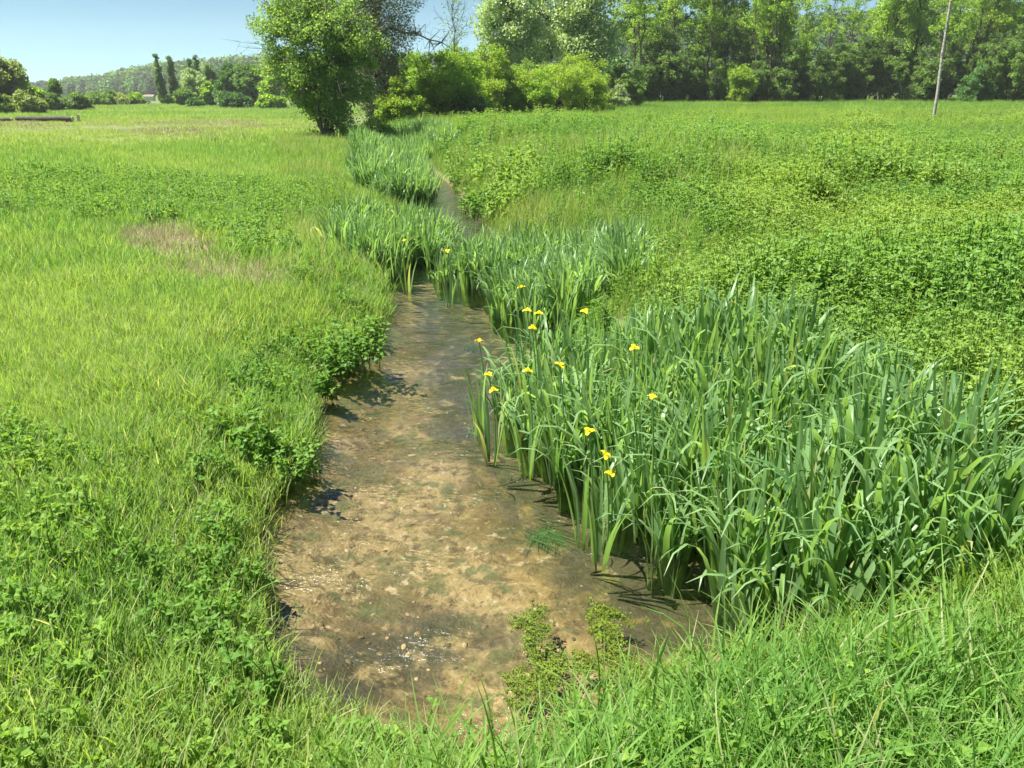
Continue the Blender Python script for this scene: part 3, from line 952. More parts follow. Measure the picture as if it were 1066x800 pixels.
# ------------------------------------------------------------------ yellow flag irises
def iris_mesh(seed, fans, rad, H, W, arch=.3):
    """several flat fans of sword leaves: within a fan the blades spread in one plane and arch out of it"""
    g = np.random.default_rng(seed)
    b = MB()
    base, az, fan = [], [], []
    for k in range(fans):
        a = g.random() * 6.283
        r = rad * math.sqrt(g.random())
        c = np.array([r * math.cos(a), r * math.sin(a)])
        ph = g.random() * 6.283
        m_ = int(g.integers(4, 7))
        q = np.linspace(-1, 1, m_)
        for v in q:
            base.append((c[0] + math.cos(ph) * v * .028, c[1] + math.sin(ph) * v * .028, -.05))
            side = 1 if g.random() < .5 else -1
            az.append(ph - side * math.pi / 2)
            fan.append(side * (v * g.uniform(.10, .24) + g.normal() * .03))
    base, az, fan = np.array(base), np.array(az), np.array(fan)
    n = len(base)
    L = g.uniform(*H, n) * np.where(np.abs(fan) > .12, .88, 1)
    bent = g.random(n) < arch
    lean = np.abs(g.normal(size=n)) * .09
    bend = np.where(bent, g.uniform(.9, 2.9, n), g.uniform(.02, .45, n))
    t = np.clip(g.beta(2, 2, n), 0, .95)
    t[g.random(n) < .016] = .99
    w = g.uniform(*W, n)
    for sel, pw in ((bent, 3.4), (~bent, 1.8)):
        if sel.sum():
            b.blades(g, base[sel], az[sel], L[sel] * np.where(bent[sel], 1.08, 1), w[sel], lean[sel], bend[sel], 9, t[sel], fold=.14, power=pw, twist=1.0, tip=.03, fan=fan[sel])
    return b.mesh('iris_leaves', [M['iris']], True)

def flower_mesh(seed):
    g = np.random.default_rng(seed)
    b = MB()
    n = 3
    az = np.arange(3) * 2.094 + g.random()
    z3 = np.zeros((3, 3))
    # three broad falls curling down, three small standards, three style arms
    b.blades(g, z3 + [0, 0, .0], az, np.full(3, .085), np.full(3, .050), np.full(3, .75), np.full(3, 1.9), 6, g.uniform(.3, 1, 3), tip=.45, fold=.12)
    b.blades(g, z3 + [0, 0, .01], az + 1.05, np.full(3, .045), np.full(3, .016), np.full(3, .15), np.full(3, .3), 4, g.uniform(.3, 1, 3), tip=.3, fold=.2)
    b.blades(g, z3 + [0, 0, .01], az, np.full(3, .045), np.full(3, .020), np.full(3, .5), np.full(3, .7), 4, g.uniform(.5, 1, 3), tip=.5, fold=.2)
    return b.mesh('petals', [M['petal']], True)

iris_v = [iris_mesh(400 + i, 6, .12, (.66, 1.06), (.036, .060), .34) for i in range(9)]
iris_edge = [iris_mesh(420 + i, 5, .11, (.6, 1.0), (.034, .054), .65) for i in range(4)]
iris_wide = [iris_mesh(430 + i, 14, .18, (.64, 1.04), (.036, .06), .30) for i in range(7)]
flowers = [flower_mesh(440 + i) for i in range(4)]

def pack(poly, step, seed, jit=.35):
    g = np.random.default_rng(seed)
    x0, y0 = poly.min(0)
    x1, y1 = poly.max(0)
    out_ = []
    for j, yy in enumerate(np.arange(y0, y1, step * .88)):
        for xx in np.arange(x0 + (j % 2) * step / 2, x1, step):
            q = (xx + g.normal() * step * jit, yy + g.normal() * step * jit)
            if pdist(poly, np.array([q[0]]), np.array([q[1]]))[0] < -.01:
                out_.append(q)
    return out_, g

def iris_stand(poly, step, seed, label, edge_label, group, sc):
    pts, g = pack(poly, step, seed)
    for (x, y) in pts:
        e = pdist(poly, np.array([x]), np.array([y]))[0] > -.16
        me = iris_wide[g.integers(0, 7)] if step > .2 else (iris_edge[g.integers(0, 4)] if e else iris_v[g.integers(0, 9)])
        zz = float(min(ground(np.array([x]), np.array([y]))[0], .30))
        o = link('iris_plant', me, None, (x, y, zz))
        o.rotation_euler = (g.normal() * .05, g.normal() * .05, g.random() * 6.283)
        s_ = sc * g.uniform(.88, 1.1) * (.9 if e else 1)
        o.scale = (s_, s_, s_ * (1 - max(0, zz) * .25))
        tag(o, edge_label if e else label, 'iris', group)
    return len(pts)

nA = iris_stand(IRIS_A, .182, 31, 'tall sword-leaved iris plant inside the large near stand',
                'arching iris plant on the outer edge of the large near stand', 'irises in the large near stand', .96)
nB = iris_stand(IRIS_B, .28, 32, 'sword-leaved iris plant inside the middle stand just beyond the large near one',
                'iris plant on the outer edge of the middle stand beyond the large one', 'irises in the middle stand', .92)
nC = iris_stand(IRIS_C, .285, 33, 'upright iris plant inside the stand at the left bank of the bend',
                'upright iris plant on the outer edge of the left stand at the bend', 'irises in the left stand', .94)
print('irises', nA, nB, nC)
# far beds, too many to tell apart
far_v = [iris_mesh(460 + i, 11, .20, (.7, 1.1), (.04, .065), .35) for i in range(5)]
xs, ys = [], []
for poly, sd_ in ((IRIS_D, 34), (IRIS_E, 35)):
    pp, g = pack(poly, .34, sd_)
    xs += [q[0] for q in pp]
    ys += [q[1] for q in pp]
x = np.array(xs)
y = np.array(ys)
n = len(x)
g = np.random.default_rng(36)
scatter('far_iris_bed', far_v, np.stack([x, y, np.minimum(ground(x, y), .3)], 1), np.stack([g.normal(size=n) * .05, g.normal(size=n) * .05, g.random(n) * 6.28], 1), g.uniform(.8, 1.1, n), g.integers(0, 5, n), g.random(n))

FL = [  # photo column, row of the flower, its height, how many blooms, words
    (543, 300, .86, 1, 'flowering iris at the back left of the large stand, one yellow bloom standing highest'),
    (549, 324, .86, 1, 'flowering iris near the left tip of the large stand, bloom just below the highest one'),
    (561, 327, .82, 1, 'flowering iris with a small half open yellow bloom, left tip of the large stand'),
    (609, 325, .88, 1, 'flowering iris with a lone yellow bloom in the upper middle of the large stand'),
    (499, 356, .72, 1, 'flowering iris leaning out over the water, outermost yellow bloom of the large stand'),
    (509, 391, .60, 2, 'flowering iris with two yellow blooms one above the other at the water edge'),
    (549, 387, .70, 1, 'flowering iris with drooping yellow bloom above the left foot of the large stand'),
    (583, 381, .78, 1, 'flowering iris with a slim yellow bloom right of the drooping one'),
    (554, 342, .80, 1, 'flowering iris with a pale yellow bloom among the leaves of the left tip'),
    (679, 415, .82, 1, 'flowering iris with one small yellow bloom deep in the middle of the large stand'),
    (613, 450, .66, 1, 'flowering iris with a bright open bloom low on the water side of the stand'),
    (630, 475, .62, 2, 'flowering iris with a pair of yellow blooms, lowest of the large stand'),
    (660, 363, .86, 1, 'flowering iris with a faded yellow bloom in the back of the large stand'),
    (421, 251, .62, 1, 'flowering iris with one yellow bloom in the stand at the left bank of the bend'),
    (466, 262, .60, 1, 'flowering iris with a small bloom at the water tip of the middle stand'),
]
for i, (px, py, fz, nb, lab) in enumerate(FL):
    x, y = at(px, py, fz)
    g = np.random.default_rng(470 + i)
    r = empty('flowering_iris', (x, y, 0), lab, 'iris', 'irises in flower')
    b = MB()
    n = 7
    an = g.random(n) * 6.283
    b.blades(g, np.stack([np.cos(an) * .04, np.sin(an) * .04 + .05, np.full(n, -.05)], 1), an, g.uniform(.55, .8, n) * fz / .8, g.uniform(.02, .03, n), g.uniform(.02, .2, n), g.uniform(.1, .7, n), 8, None, fold=.16, power=2, twist=1)
    link('leaves', b.mesh('leaves', [M['iris']], True), r)
    for q in range(nb):
        top = np.array([.03 * q, -.02 * q, fz - .09 * q])
        b = MB()
        s = np.linspace(0, 1, 6)[:, None]
        b.tube(np.array([.03, .05, -.05]) * (1 - s) + top * s + np.array([.02, 0, 0]) * np.sin(s * 3.14), np.linspace(.006, .004, 6), 6, .6)
        link('flower_stem', b.mesh('flower_stem', [M['iris']], True), r)
        f = link('flower', flowers[(i + q) % 4], r, top)
        f.rotation_euler = (g.normal() * .25, g.normal() * .25, g.random() * 6.28)
        f.scale = (.48,) * 3

# ------------------------------------------------------------------ single plants on the banks
dock_v = [stalks(500 + i, 12, .14, (.22, .46), M['bank'], 6, (.07, .13), .5, .6, .3, .35) for i in range(4)]
bush_v = [stalks(510 + i, 26, .26, (.25, .5), M['bank'], 7, (.05, .085), .6, .5, .3, .3) for i in range(4)]
sedge_v = [tuft(520 + i, 60, .07, (.35, .75), (.006, .012), .45, (.4, 1.8), M['lush'], 6, fold=.2) for i in range(3)]
sedge_y = [tuft(530 + i, 50, .12, (.25, .5), (.006, .011), .5, (.3, 1.2), M['seed'], 5, fold=.2) for i in range(2)]
BP = [  # px, py of the base, mesh list, scale, name, category, label
    (285, 455, dock_v, 1.15, 'dock_plant', 'plant', 'broad-leaved dark green plant leaning over the water below the long-bladed sedge'),
    (318, 462, bush_v, .85, 'bank_herb', 'plant', 'rounded leafy herb at the tip of the left bank bulge over the stream'),
    (262, 430, sedge_v, 1.0, 'sedge_tuft', 'grass tuft', 'dark long-bladed sedge tuft arching on the left bank above the broad-leaved plant'),
    (300, 425, sedge_v, .8, 'sedge_tuft', 'grass tuft', 'smaller dark sedge tuft between the big sedge and the water'),
    (385, 345, bush_v, 1.2, 'bank_herb', 'plant', 'dense leafy herb bush at the water edge below the left iris stand'),
    (345, 352, bush_v, 1.0, 'bank_herb', 'plant', 'leafy herb bush behind the one at the water edge below the left irises'),
    (355, 375, dock_v, .8, 'dock_plant', 'plant', 'low broad-leaved plant with a few large leaves at the waterline inlet'),
    (400, 318, dock_v, .7, 'dock_plant', 'plant', 'broad-leaved plant overhanging the water just below the left iris stand'),
    (318, 300, bush_v, .7, 'bank_herb', 'plant', 'small dark herb on the bank slope between the straw patch and the left irises'),
    (265, 282, bush_v, .6, 'bank_herb', 'plant', 'small dark leafy herb at the end of the bare straw patch'),
    (215, 360, sedge_y, 1.0, 'yellow_grass_tuft', 'grass tuft', 'yellow-green grass tuft with upright blades on the lawn left of the sedge'),
    (240, 375, sedge_y, .9, 'yellow_grass_tuft', 'grass tuft', 'yellow-green grass tuft nearest the dark sedge on the left bank'),
    (180, 380, sedge_y, .7, 'yellow_grass_tuft', 'grass tuft', 'low yellow-green grass tuft farthest from the stream on the lawn'),
    (222, 520, dock_v, .55, 'dock_plant', 'plant', 'small broad-leaved plant alone in the lawn near the left bank bulge'),
    (285, 575, dock_v, .6, 'dock_plant', 'plant', 'slim dark-leaved plant standing at the waterline of the near left bank'),
    (270, 660, dock_v, .55, 'dock_plant', 'plant', 'broad-leaved plant by the waterline near the lower left bank corner'),
    (205, 680, dock_v, .5, 'dock_plant', 'plant', 'dark broad-leaved plant in the weeds of the near left bank'),
    (515, 215, bush_v, 2.0, 'bank_herb', 'plant', 'big dark leafy bush overhanging the right bank at the far water'),
    (495, 205, bush_v, 1.5, 'bank_herb', 'plant', 'leafy bush on the right bank just beyond the big overhanging one'),
    (545, 205, bush_v, 1.7, 'bank_herb', 'plant', 'leafy bush on the right bank top behind the big overhanging one'),
    (685, 285, bush_v, 1.2, 'bank_herb', 'plant', 'dark leafy herb in the yellow grass behind the middle iris stand'),
    (490, 155, bush_v, 2.2, 'bank_herb', 'plant', 'dark low bush on the right bank farthest up the stream'),
    (45, 200, bush_v, 1.3, 'bank_herb', 'plant', 'dark leafy clump alone far out on the left lawn'),
    (110, 215, bush_v, .9, 'bank_herb', 'plant', 'dark leafy clump on the left lawn nearer than the lone far one'),
]
for i, (px, py, ml, sc, nm, cat, lab) in enumerate(BP):
    x, y = at(px, py, .32 if py > 150 and i not in (3,) else .35)
    if i < 3 or i in (14, 15):
        x, y = at(px, py, .25)
    if i in (0, 1, 4, 6, 7, 14, 15):
        x -= .14
    z = float(ground(np.array([x]), np.array([y]))[0])
    o = link(nm, ml[i % len(ml)], None, (x, y, max(z, .0)))
    o.rotation_euler = (0, 0, i * 1.7)
    o.scale = (sc * .9, sc * .9, sc * .72)
    tag(o, lab, cat)

# ------------------------------------------------------------------ trees
def bez(a, b, c, n):
    s = np.linspace(0, 1, n)[:, None]
    return a * (1 - s) ** 2 + b * 2 * s * (1 - s) + c * s * s

def tree_parts(seed, H, lobes, stems, r0, leaf, per, nclump, cr, leafmat, woodmat, lean=(0, 0), low=.25, twigs=0, spread=.12, up=.4, trunk_top=.85):
    """lobes: (x, y, z, rx, ry, rz) ellipsoids that make up the crown. Returns (trunk mesh, crown mesh)."""
    g = np.random.default_rng(seed)
    wood, leafb = MB(), MB()
    axes = []
    for k in range(stems):
        a = g.random() * 6.283
        off = np.array([math.cos(a), math.sin(a), 0]) * (spread * .35 if stems > 1 else 0)
        tip = np.array([lean[0], lean[1], H * trunk_top * g.uniform(.85, 1)]) + np.array([math.cos(a), math.sin(a), 0]) * (spread * H * g.uniform(.4, 1.2) if stems > 1 else 0)
        ctl = off + (tip - off) * .5 + g.normal(size=3) * np.array([.03, .03, 0]) * H
        pts = bez(off + [0, 0, -.2], ctl, tip, 12)
        pts[1:-1, :2] += g.normal(size=(10, 2)) * .008 * H
        wood.tube(pts, r0 * (1 - np.linspace(0, 1, 12) ** 1.1 * .88), 7)
        axes.append(pts)
    vol = np.array([l[3] * l[4] * l[5] for l in lobes])
    pick = g.choice(len(lobes), nclump, p=vol / vol.sum())
    C_ = []
    for q in pick:
        l = lobes[q]
        v = g.normal(size=3)
        v /= np.linalg.norm(v)
        rr = g.random() ** .45
        C_.append(np.array(l[:3]) + v * rr * np.array(l[3:]))
    C_ = np.array(C_)
    for c in C_:
        ax = axes[g.integers(0, len(axes))]
        zt = c[2] - g.uniform(.1, .35) * H * .5 - .1 * np.hypot(c[0], c[1])
        j = int(np.clip(np.searchsorted(ax[:, 2], max(zt, H * low * .5)), 1, len(ax) - 1))
        p0 = ax[j]
        mid = (p0 + c) / 2 + np.array([0, 0, .08 * H * g.random()]) + g.normal(size=3) * .02 * H
        rb_ = r0 * (1 - j / 12 * .85) * .38
        wood.tube(bez(p0, mid, c, 6), np.linspace(max(rb_, .012), .006, 6), 5)
    n = nclump * per
    cc = np.repeat(C_, per, 0)
    v = g.normal(size=(n, 3))
    v /= np.linalg.norm(v, axis=1, keepdims=True)
    rad = cr * np.repeat(g.uniform(.6, 1.35, nclump), per)
    pos = cc + v * (rad * g.random(n) ** .5)[:, None] * np.array([1, 1, .75])
    pos = pos[pos[:, 2] > .05]
    t = np.clip(g.random(len(pos)) * .75 + .25 * vnoise(pos[:, 0] * 1.3 + pos[:, 2], pos[:, 1], max(cr, .2), seed), 0, 1)
    leafb.cards(g, pos, leaf, t, 0.)
    for k in range(twigs):
        c = C_[g.integers(0, len(C_))]
        o = c - np.array([0, 0, H * .5])
        o /= np.linalg.norm(o)
        o = o + g.normal(size=3) * .35
        L = g.uniform(.5, 1.4) * cr * 1.6
        e = c + o * L
        wood.tube(bez(c, (c + e) / 2 + g.normal(size=3) * .1 * L, e, 5), np.linspace(.014, .004, 5), 3)
        for m_ in range(3):
            b0 = c + (e - c) * g.uniform(.3, .9)
            wood.tube(np.array([b0, b0 + (o + g.normal(size=3) * .6) * L * .3]), [.007, .003], 3)
    return wood.mesh('trunk', [woodmat], True), leafb.mesh('crown', [leafmat])

def put_tree(name, parts, x, y, label, cat='tree', group=None, rz=0., s=1., sz=None, z=None):
    zz = float(ground(np.array([x]), np.array([y]))[0]) if z is None else z
    r = empty(name, (x, y, zz - .03), label, cat, group)
    r.rotation_euler = (0, 0, rz)
    r.scale = (s, s, s if sz is None else sz)
    link('trunk', parts[0], r)
    link('crown', parts[1], r)
    return r

def ball(rx, rz, cz, k=5, seed=0, ry=None):
    g = np.random.default_rng(seed)
    ry = ry or rx
    L = [(0, 0, cz, rx * .8, ry * .8, rz * .85)]
    for i in range(k):
        a = i * 6.283 / k + g.random()
        L.append((math.cos(a) * rx * .55, math.sin(a) * ry * .55, cz + g.uniform(-.5, .6) * rz, rx * .45, ry * .45, rz * .42))
    return L

def uneven(W, H, n, seed, low=.1):
    g = np.random.default_rng(seed)
    L = [(0, 0, H * .5, W * .55, W * .55, H * .36)]
    for i in range(n):
        a = g.random() * 6.283
        q = g.uniform(.2, .9)
        r_ = W * g.uniform(.22, .46)
        top = H * (1.02 - .45 * q * q) * g.uniform(.7, 1)
        z_ = g.uniform(low * H + r_ * .6, max(top - r_ * .6, low * H + r_ * .61))
        L.append((math.cos(a) * W * q * .8, math.sin(a) * W * q * .8, z_, r_, r_, r_ * g.uniform(.7, 1.5)))
    return L

def pxtree(px, y):
    return col_x(px, y, 1.5)

# the bushy tree at the left of the water
y0 = 32.
T = tree_parts(601, 6.0, [(-.1, 0, 3.6, 1.9, 1.9, 2.0), (-1.6, 0, 4.1, 1.0, 1.0, 1.1), (-1.9, .2, 3.1, .7, .8, .7), (1.4, 0, 3.7, 1.1, 1.2, 1.3), (.5, -.2, 5.2, 1.2, 1.2, 1.0), (-1.0, 0, 5.3, 1.0, 1.0, .9),
                            (-.5, 0, 1.9, 1.1, 1.2, 1.0), (1.5, 0, 2.2, .8, .9, .8), (.3, -.4, 1.1, .8, .8, .8), (.7, -.3, 1.5, .8, .8, .8)],
               8, .06, .055, 165, 300, .48, M['leaf_fresh'], M['bark'], twigs=150, spread=.22, low=.1)
put_tree('bushy_tree', T, pxtree(338, y0), y0, 'bushy round green tree with many stems on the left bank, nearest tree to the water', s=.93)
T = tree_parts(602, 1.7, ball(.9, .7, .9, 4, 3), 6, .03, .05, 110, 34, .32, M['leaf_yellow'], M['bark'], spread=.3, low=.1)
put_tree('low_shrub', T, pxtree(390, 33), 33, 'low yellow-green shrub right of the foot of the bushy tree', 'shrub')

# ivy-clad old tree with bare limbs
def ivy_tree():
    g = np.random.default_rng(611)
    wood, iv, bare = MB(), MB(), MB()
    H = 10.
    path = bez(np.array([.2, 0, -.2]), np.array([-.5, 0, 4.5]), np.array([.2, 0, H]), 16)
    wood.tube(path, np.linspace(.34, .12, 16), 8)
    limbs = [np.array([path[7], path[7] + [.7, 0, .5], path[7] + [1.3, .1, .25], path[7] + [2.0, .1, .2], path[7] + [2.7, .2, -.1], path[7] + [3.3, .2, -.2], path[7] + [3.9, .3, -.6]]), bez(path[9], path[9] + [1.3, .3, 1.6], path[9] + [2.6, .5, 3.6], 9),
             bez(path[8], path[8] + [-1.6, 0, .6], path[8] + [-3.0, 0, 2.8], 9), bez(path[10], path[10] + [-1.0, 0, 1.2], path[10] + [-4.2, .2, 2.2], 9),
             bez(path[5], path[5] + [-.8, -.6, .2], path[5] + [-2.0, -.8, -.7], 7), bez(path[11], path[11] + [1.6, 0, 1.0], path[11] + [4.0, 0, 1.6], 8)]
    for q, l in enumerate(limbs):
        bare.tube(l, np.linspace(.085, .018, len(l)), 6)
        for k in range(26):
            i = g.integers(2, len(l))
            e = l[i] + g.normal(size=3) * np.array([.55, .4, .5])
            m_ = (l[i] + e) / 2 + g.normal(size=3) * .08
            bare.tube(bez(l[i], m_, e, 4), np.linspace(.028, .008, 4), 4)
            for w in range(2):
                e2 = e + g.normal(size=3) * .35
                bare.tube(np.array([e, e2]), [.010, .004], 3)
    n = 46000
    i = g.integers(0, len(path) - 1, n)
    f = g.random(n)
    c = path[i] + (path[i + 1] - path[i]) * f[:, None]
    a = g.random(n) * 6.283
    lump = .45 + .75 * vnoise(c[:, 2], a * .6, .8, 5)
    r = lump * (.35 + 1.65 * g.random(n) ** .5) * np.clip(.55 + c[:, 2] * .11, .5, 1.15)
    pos = c + np.stack([np.cos(a) * r, np.sin(a) * r, g.normal(size=n) * .1], 1)
    iv.cards(g, pos[pos[:, 2] > 0], .055, None, .15)
    for l in limbs[:4]:
        n = 500
        i = g.integers(0, 4, n)
        pos = l[i] + g.normal(size=(n, 3)) * .22
        iv.cards(g, pos, .055, None, .2)
    return wood.mesh('trunk', [M['bark_dark']], True), iv.mesh('ivy', [M['ivy']]), bare.mesh('bare_limbs', [M['twig']], True)
w_, i_, b_ = ivy_tree()
r = empty('ivy_clad_tree', (pxtree(399, 44), 44, .35), 'old tree wrapped in brownish ivy with pale bare limbs, behind the bushy tree', 'tree')
link('trunk', w_, r)
link('ivy_cover', i_, r)
link('bare_limb', b_, r)

def shrub(px, px_w, top_py, y, mat, seed, label, name='round_shrub', leaf=.07, per=120, ncl=90, cat='shrub', wood='bark', low=.1, twigs=45):
    W = px_w / FPX * y * .95 / 2
    gz = .5
    H = row_z(top_py, y) - gz
    W *= 1.12
    per = int(per * 1.3)
    T = tree_parts(seed, H, uneven(W, H, 11, seed), 5, .06, leaf * .85, per, int(ncl * 1.5), max(.28, W * .17), M[mat], M[wood], spread=.25, low=low, twigs=twigs)
    return put_tree(name, T, pxtree(px, y), y, label, cat)

shrub(457, 96, 34, 46, 'leaf_mid', 621, 'large round green shrub right of the ivy-clad tree, above the far iris bed', leaf=.075, per=150, ncl=130)
shrub(420, 50, 78, 42, 'leaf_yellow', 622, 'small yellow-green shrub at the foot of the ivy-clad tree')
shrub(515, 76, 36, 50, 'leaf_yellow', 623, 'smaller yellow-green shrub right of the large round one', per=140, ncl=110)
shrub(494, 40, 92, 44, 'leaf_dark', 624, 'low dark shrub in the gap under the yellow-green shrubs', ncl=40)
shrub(575, 84, 56, 54, 'leaf_yellow', 625, 'broad yellow-green shrub with bare twigs below the silvery poplars', per=140, ncl=110, twigs=40)
shrub(612, 66, 62, 56, 'leaf_yellow', 626, 'yellow shrub at the right end of the shrub row, beside the field edge', per=130, ncl=90, twigs=40)
shrub(545, 56, 46, 58, 'leaf_fresh', 627, 'fresh green shrub showing between two yellow-green ones')
shrub(432, 64, 38, 52, 'leaf_mid', 661, 'taller green shrub behind the large round one, touching the ivy-clad tree', per=140, ncl=110)
shrub(488, 64, 40, 53, 'leaf_mid', 662, 'green shrub filling the gap behind the large round and yellow-green ones', per=140, ncl=100)
shrub(556, 70, 66, 51, 'leaf_mid', 663, 'low spreading green shrub in front of the silvery poplar feet', per=130, ncl=100)
shrub(600, 70, 46, 62, 'leaf_yellow', 664, 'tall yellowish shrub behind the shrub row under the pale poplar', per=140, ncl=120)
shrub(648, 46, 55, 66, 'leaf_fresh', 628, 'deep green bush standing at the left end of the dark wood edge', per=140, ncl=90, leaf=.09)
shrub(640, 34, 84, 62, 'leaf_silver', 629, 'small greyish bush in front of the deep green one at the wood end', ncl=40, leaf=.08)

# silvery poplars
def poplar(seed, H, W, mat, leaf=.12, per=150, ncl=170, low=.2):
    W *= 1.15
    lob = [(0, 0, H * .55, W * .8, W * .8, H * .36), (W * .45, 0, H * .42, W * .55, W * .55, H * .18), (-W * .45, 0, H * .5, W * .5, W * .5, H * .2), (0, W * .3, H * .75, W * .55, W * .55, H * .2), (0, -.3 * W, H * .3, W * .6, W * .6, H * .14)]
    return tree_parts(seed, H, lob, 1, .22, leaf, per, ncl, W * .30, M[mat], M['bark'], low=low, twigs=10)
put_tree('silver_poplar', poplar(631, 12, 2.5, 'leaf_silver', .12), pxtree(530, 66), 66, 'tall silvery poplar with dark gap beside it, left of the paler one')
put_tree('silver_poplar', poplar(632, 13, 3.1, 'leaf_silver', .13), pxtree(604, 68), 68, 'tall pale silvery poplar, broadest crown behind the yellow shrubs')
put_tree('dark_tree', poplar(633, 12, 1.5, 'leaf_dark', .12, 100, 70), pxtree(562, 70), 70, 'dark green tree squeezed between the two silvery poplars')
T = tree_parts(634, 9.5, [(0, 0, 6, 1.1, 1.1, 3.2), (0, 0, 3.5, .8, .8, 2)], 1, .07, .06, 14, 90, .5, M['leaf_fresh'], M['bark_dark'], twigs=40, low=.3)
put_tree('sparse_young_tree', T, pxtree(475, 60), 60, 'thin half-bare young tree against the sky, right of the ivy-clad tree')

# wood along the right-hand field edge
def wood_tree(seed, H, mat, wood='bark_dark', ncl=110, per=58, leaf=.12, W=2.4, lean=0., low=.3):
    g = np.random.default_rng(seed)
    lob = [(lean * .6, 0, H * .62, W * .7, W * .7, H * .3)]
    for i in range(11):
        a = g.random() * 6.283
        q = g.uniform(.1, 1)
        z_ = H * g.uniform(low, .95)
        lob.append((lean * z_ / H + math.cos(a) * W * q, math.sin(a) * W * q, z_, W * .42, W * .42, H * g.uniform(.05, .11)))
    return tree_parts(seed, H, lob, 1, .13, leaf, per, ncl, .55, M[mat], M[wood], low=low, twigs=30, lean=(lean, 0))
wt = [wood_tree(641, 15, 'leaf_mid'), wood_tree(642, 16, 'leaf_yellow', lean=1.2, ncl=90, low=.35), wood_tree(643, 14, 'leaf_mid', 'bark', ncl=60, lean=.7, low=.42), wood_tree(644, 15.5, 'leaf_fresh', ncl=110), wood_tree(645, 14.5, 'leaf_mid', 'bark', ncl=42, per=50, leaf=.11, lean=-.4, low=.45), wood_tree(646, 13, 'leaf_under')]
def under(seed, H, W, mat, leaf=.13):
    return tree_parts(seed, H, uneven(W, H, 12, seed, .02), 5, .06, leaf * .75, 100, 130, .40, M[mat], M['bark_dark'], spread=.25, low=.05, twigs=30)
ut = [under(651, 5.4, 2.3, 'leaf_under'), under(652, 4.2, 2.4, 'leaf_mid'), under(653, 7.0, 2.3, 'leaf_under'), under(654, 3.6, 2.2, 'leaf_under')]
g = np.random.default_rng(660)
WG = 'trees of the wood along the right field edge'
WL = ['slender green woodland tree in the wood along the right field edge', 'yellow-green leaning woodland tree in the wood along the right field edge', 'thin-crowned woodland tree leaning in the wood along the right field edge',
      'fresh green woodland tree in the wood along the right field edge', 'sparse woodland tree with sky through its crown in the right wood', 'dark-crowned woodland tree in the wood along the right field edge']
for row, (yy, st_) in enumerate(((84, 3.6), (87, 3.3), (91, 3.6), (96, 4.2), (102, 5.0))):
    for px in np.arange(668 - row * 4, 1230, st_ / yy * FPX * 1.0):
        q = px + g.normal() * 8
        j = int(g.integers(0, 6))
        if 815 < q < 905 and row > 0 and g.random() < .6:
            continue
        if row == 0:
            j = (2, 4, 4)[int(g.integers(0, 3))]
        if q < 690 and row < 2:
            j = 4
        sc = g.uniform(.85, 1.12) * (.8 if 800 < q < 900 else 1)
        put_tree('woodland_tree', wt[j], pxtree(q, yy), yy + g.normal() * 1.0, WL[j], 'tree', WG, g.random() * 6.28, sc)
UG = 'bushes under the wood edge'
UL = ['dark bush under the edge of the right wood', 'mid-green bush under the edge of the right wood', 'tall dark bush under the edge of the right wood', 'low dark bush under the edge of the right wood']
for row, yy in enumerate((82.5, 87)):
    for px in np.arange(672, 1230, 24):
        q = px + g.normal() * 7
        j = int(g.choice([0, 0, 1, 2, 2, 3]))
        put_tree('woodland_bush', ut[j], pxtree(q, yy), yy + g.normal() * .6, UL[j], 'bush', UG, g.random() * 6.28, g.uniform(.85, 1.2))
T = under(656, 4.2, 1.3, 'leaf_yellow', .11)
put_tree('bright_sapling', T, pxtree(771, 79), 79, 'bright yellow-green sapling glowing in front of the dark wood edge', 'tree')
T = under(657, 7.5, 3.2, 'leaf_under', .14)
put_tree('large_dark_bush', T, pxtree(1052, 74), 74, 'large dark bush at the right end, in front of the wood', 'bush')
T = under(658, 3.6, 2.2, 'leaf_dark', .13)
put_tree('dark_bush', T, pxtree(1012, 76), 76, 'dark bush between the pale leaning trunk and the large dark bush', 'bush')

# pale leaning trunk in the field
yb = 41.
xb = col_x(972, yb, .9)
xt = col_x(994, yb, 7)
g = np.random.default_rng(671)
b = MB()
Hh = row_z(0, yb)
pts = np.array([[0, 0, -.2], [(xt - xb) * .22, 0, Hh * .25], [(xt - xb) * .55, .1, Hh * .52], [(xt - xb) * .70, .1, Hh * .75], [(xt - xb) * 1.0, .1, Hh * 1.05], [(xt - xb) * 1.15, .1, Hh * 1.4], [(xt - xb) * 1.2, .2, Hh * 1.75]])
s = np.linspace(0, 1, 25)
k_ = np.linspace(0, 1, 7)
path = np.stack([np.interp(s, k_, pts[:, i]) for i in range(3)], 1)
b.tube(path, np.linspace(.08, .03, 25), 9)
r = empty('pale_leaning_tree', (xb, yb, float(ground(np.array([xb]), np.array([yb]))[0])), 'pale slender trunk leaning right, standing alone in the green field before the wood', 'tree')
link('trunk', b.mesh('trunk', [M['bark_pale']], True), r)
b, lf = MB(), MB()
for k in range(16):
    i = g.integers(14, 24)
    a = g.random() * 6.28
    e = path[i] + np.array([math.cos(a), math.sin(a), .9]) * g.uniform(.6, 1.5)
    b.tube(bez(path[i], (path[i] + e) / 2 + [0, 0, .1], e, 5), np.linspace(.04, .008, 5), 5)
    n = 90
    lf.cards(g, e + g.normal(size=(n, 3)) * .38, .06)
link('branch', b.mesh('branch', [M['bark_dark']], True), r)
link('crown', lf.mesh('crown', [M['leaf_mid']]), r)

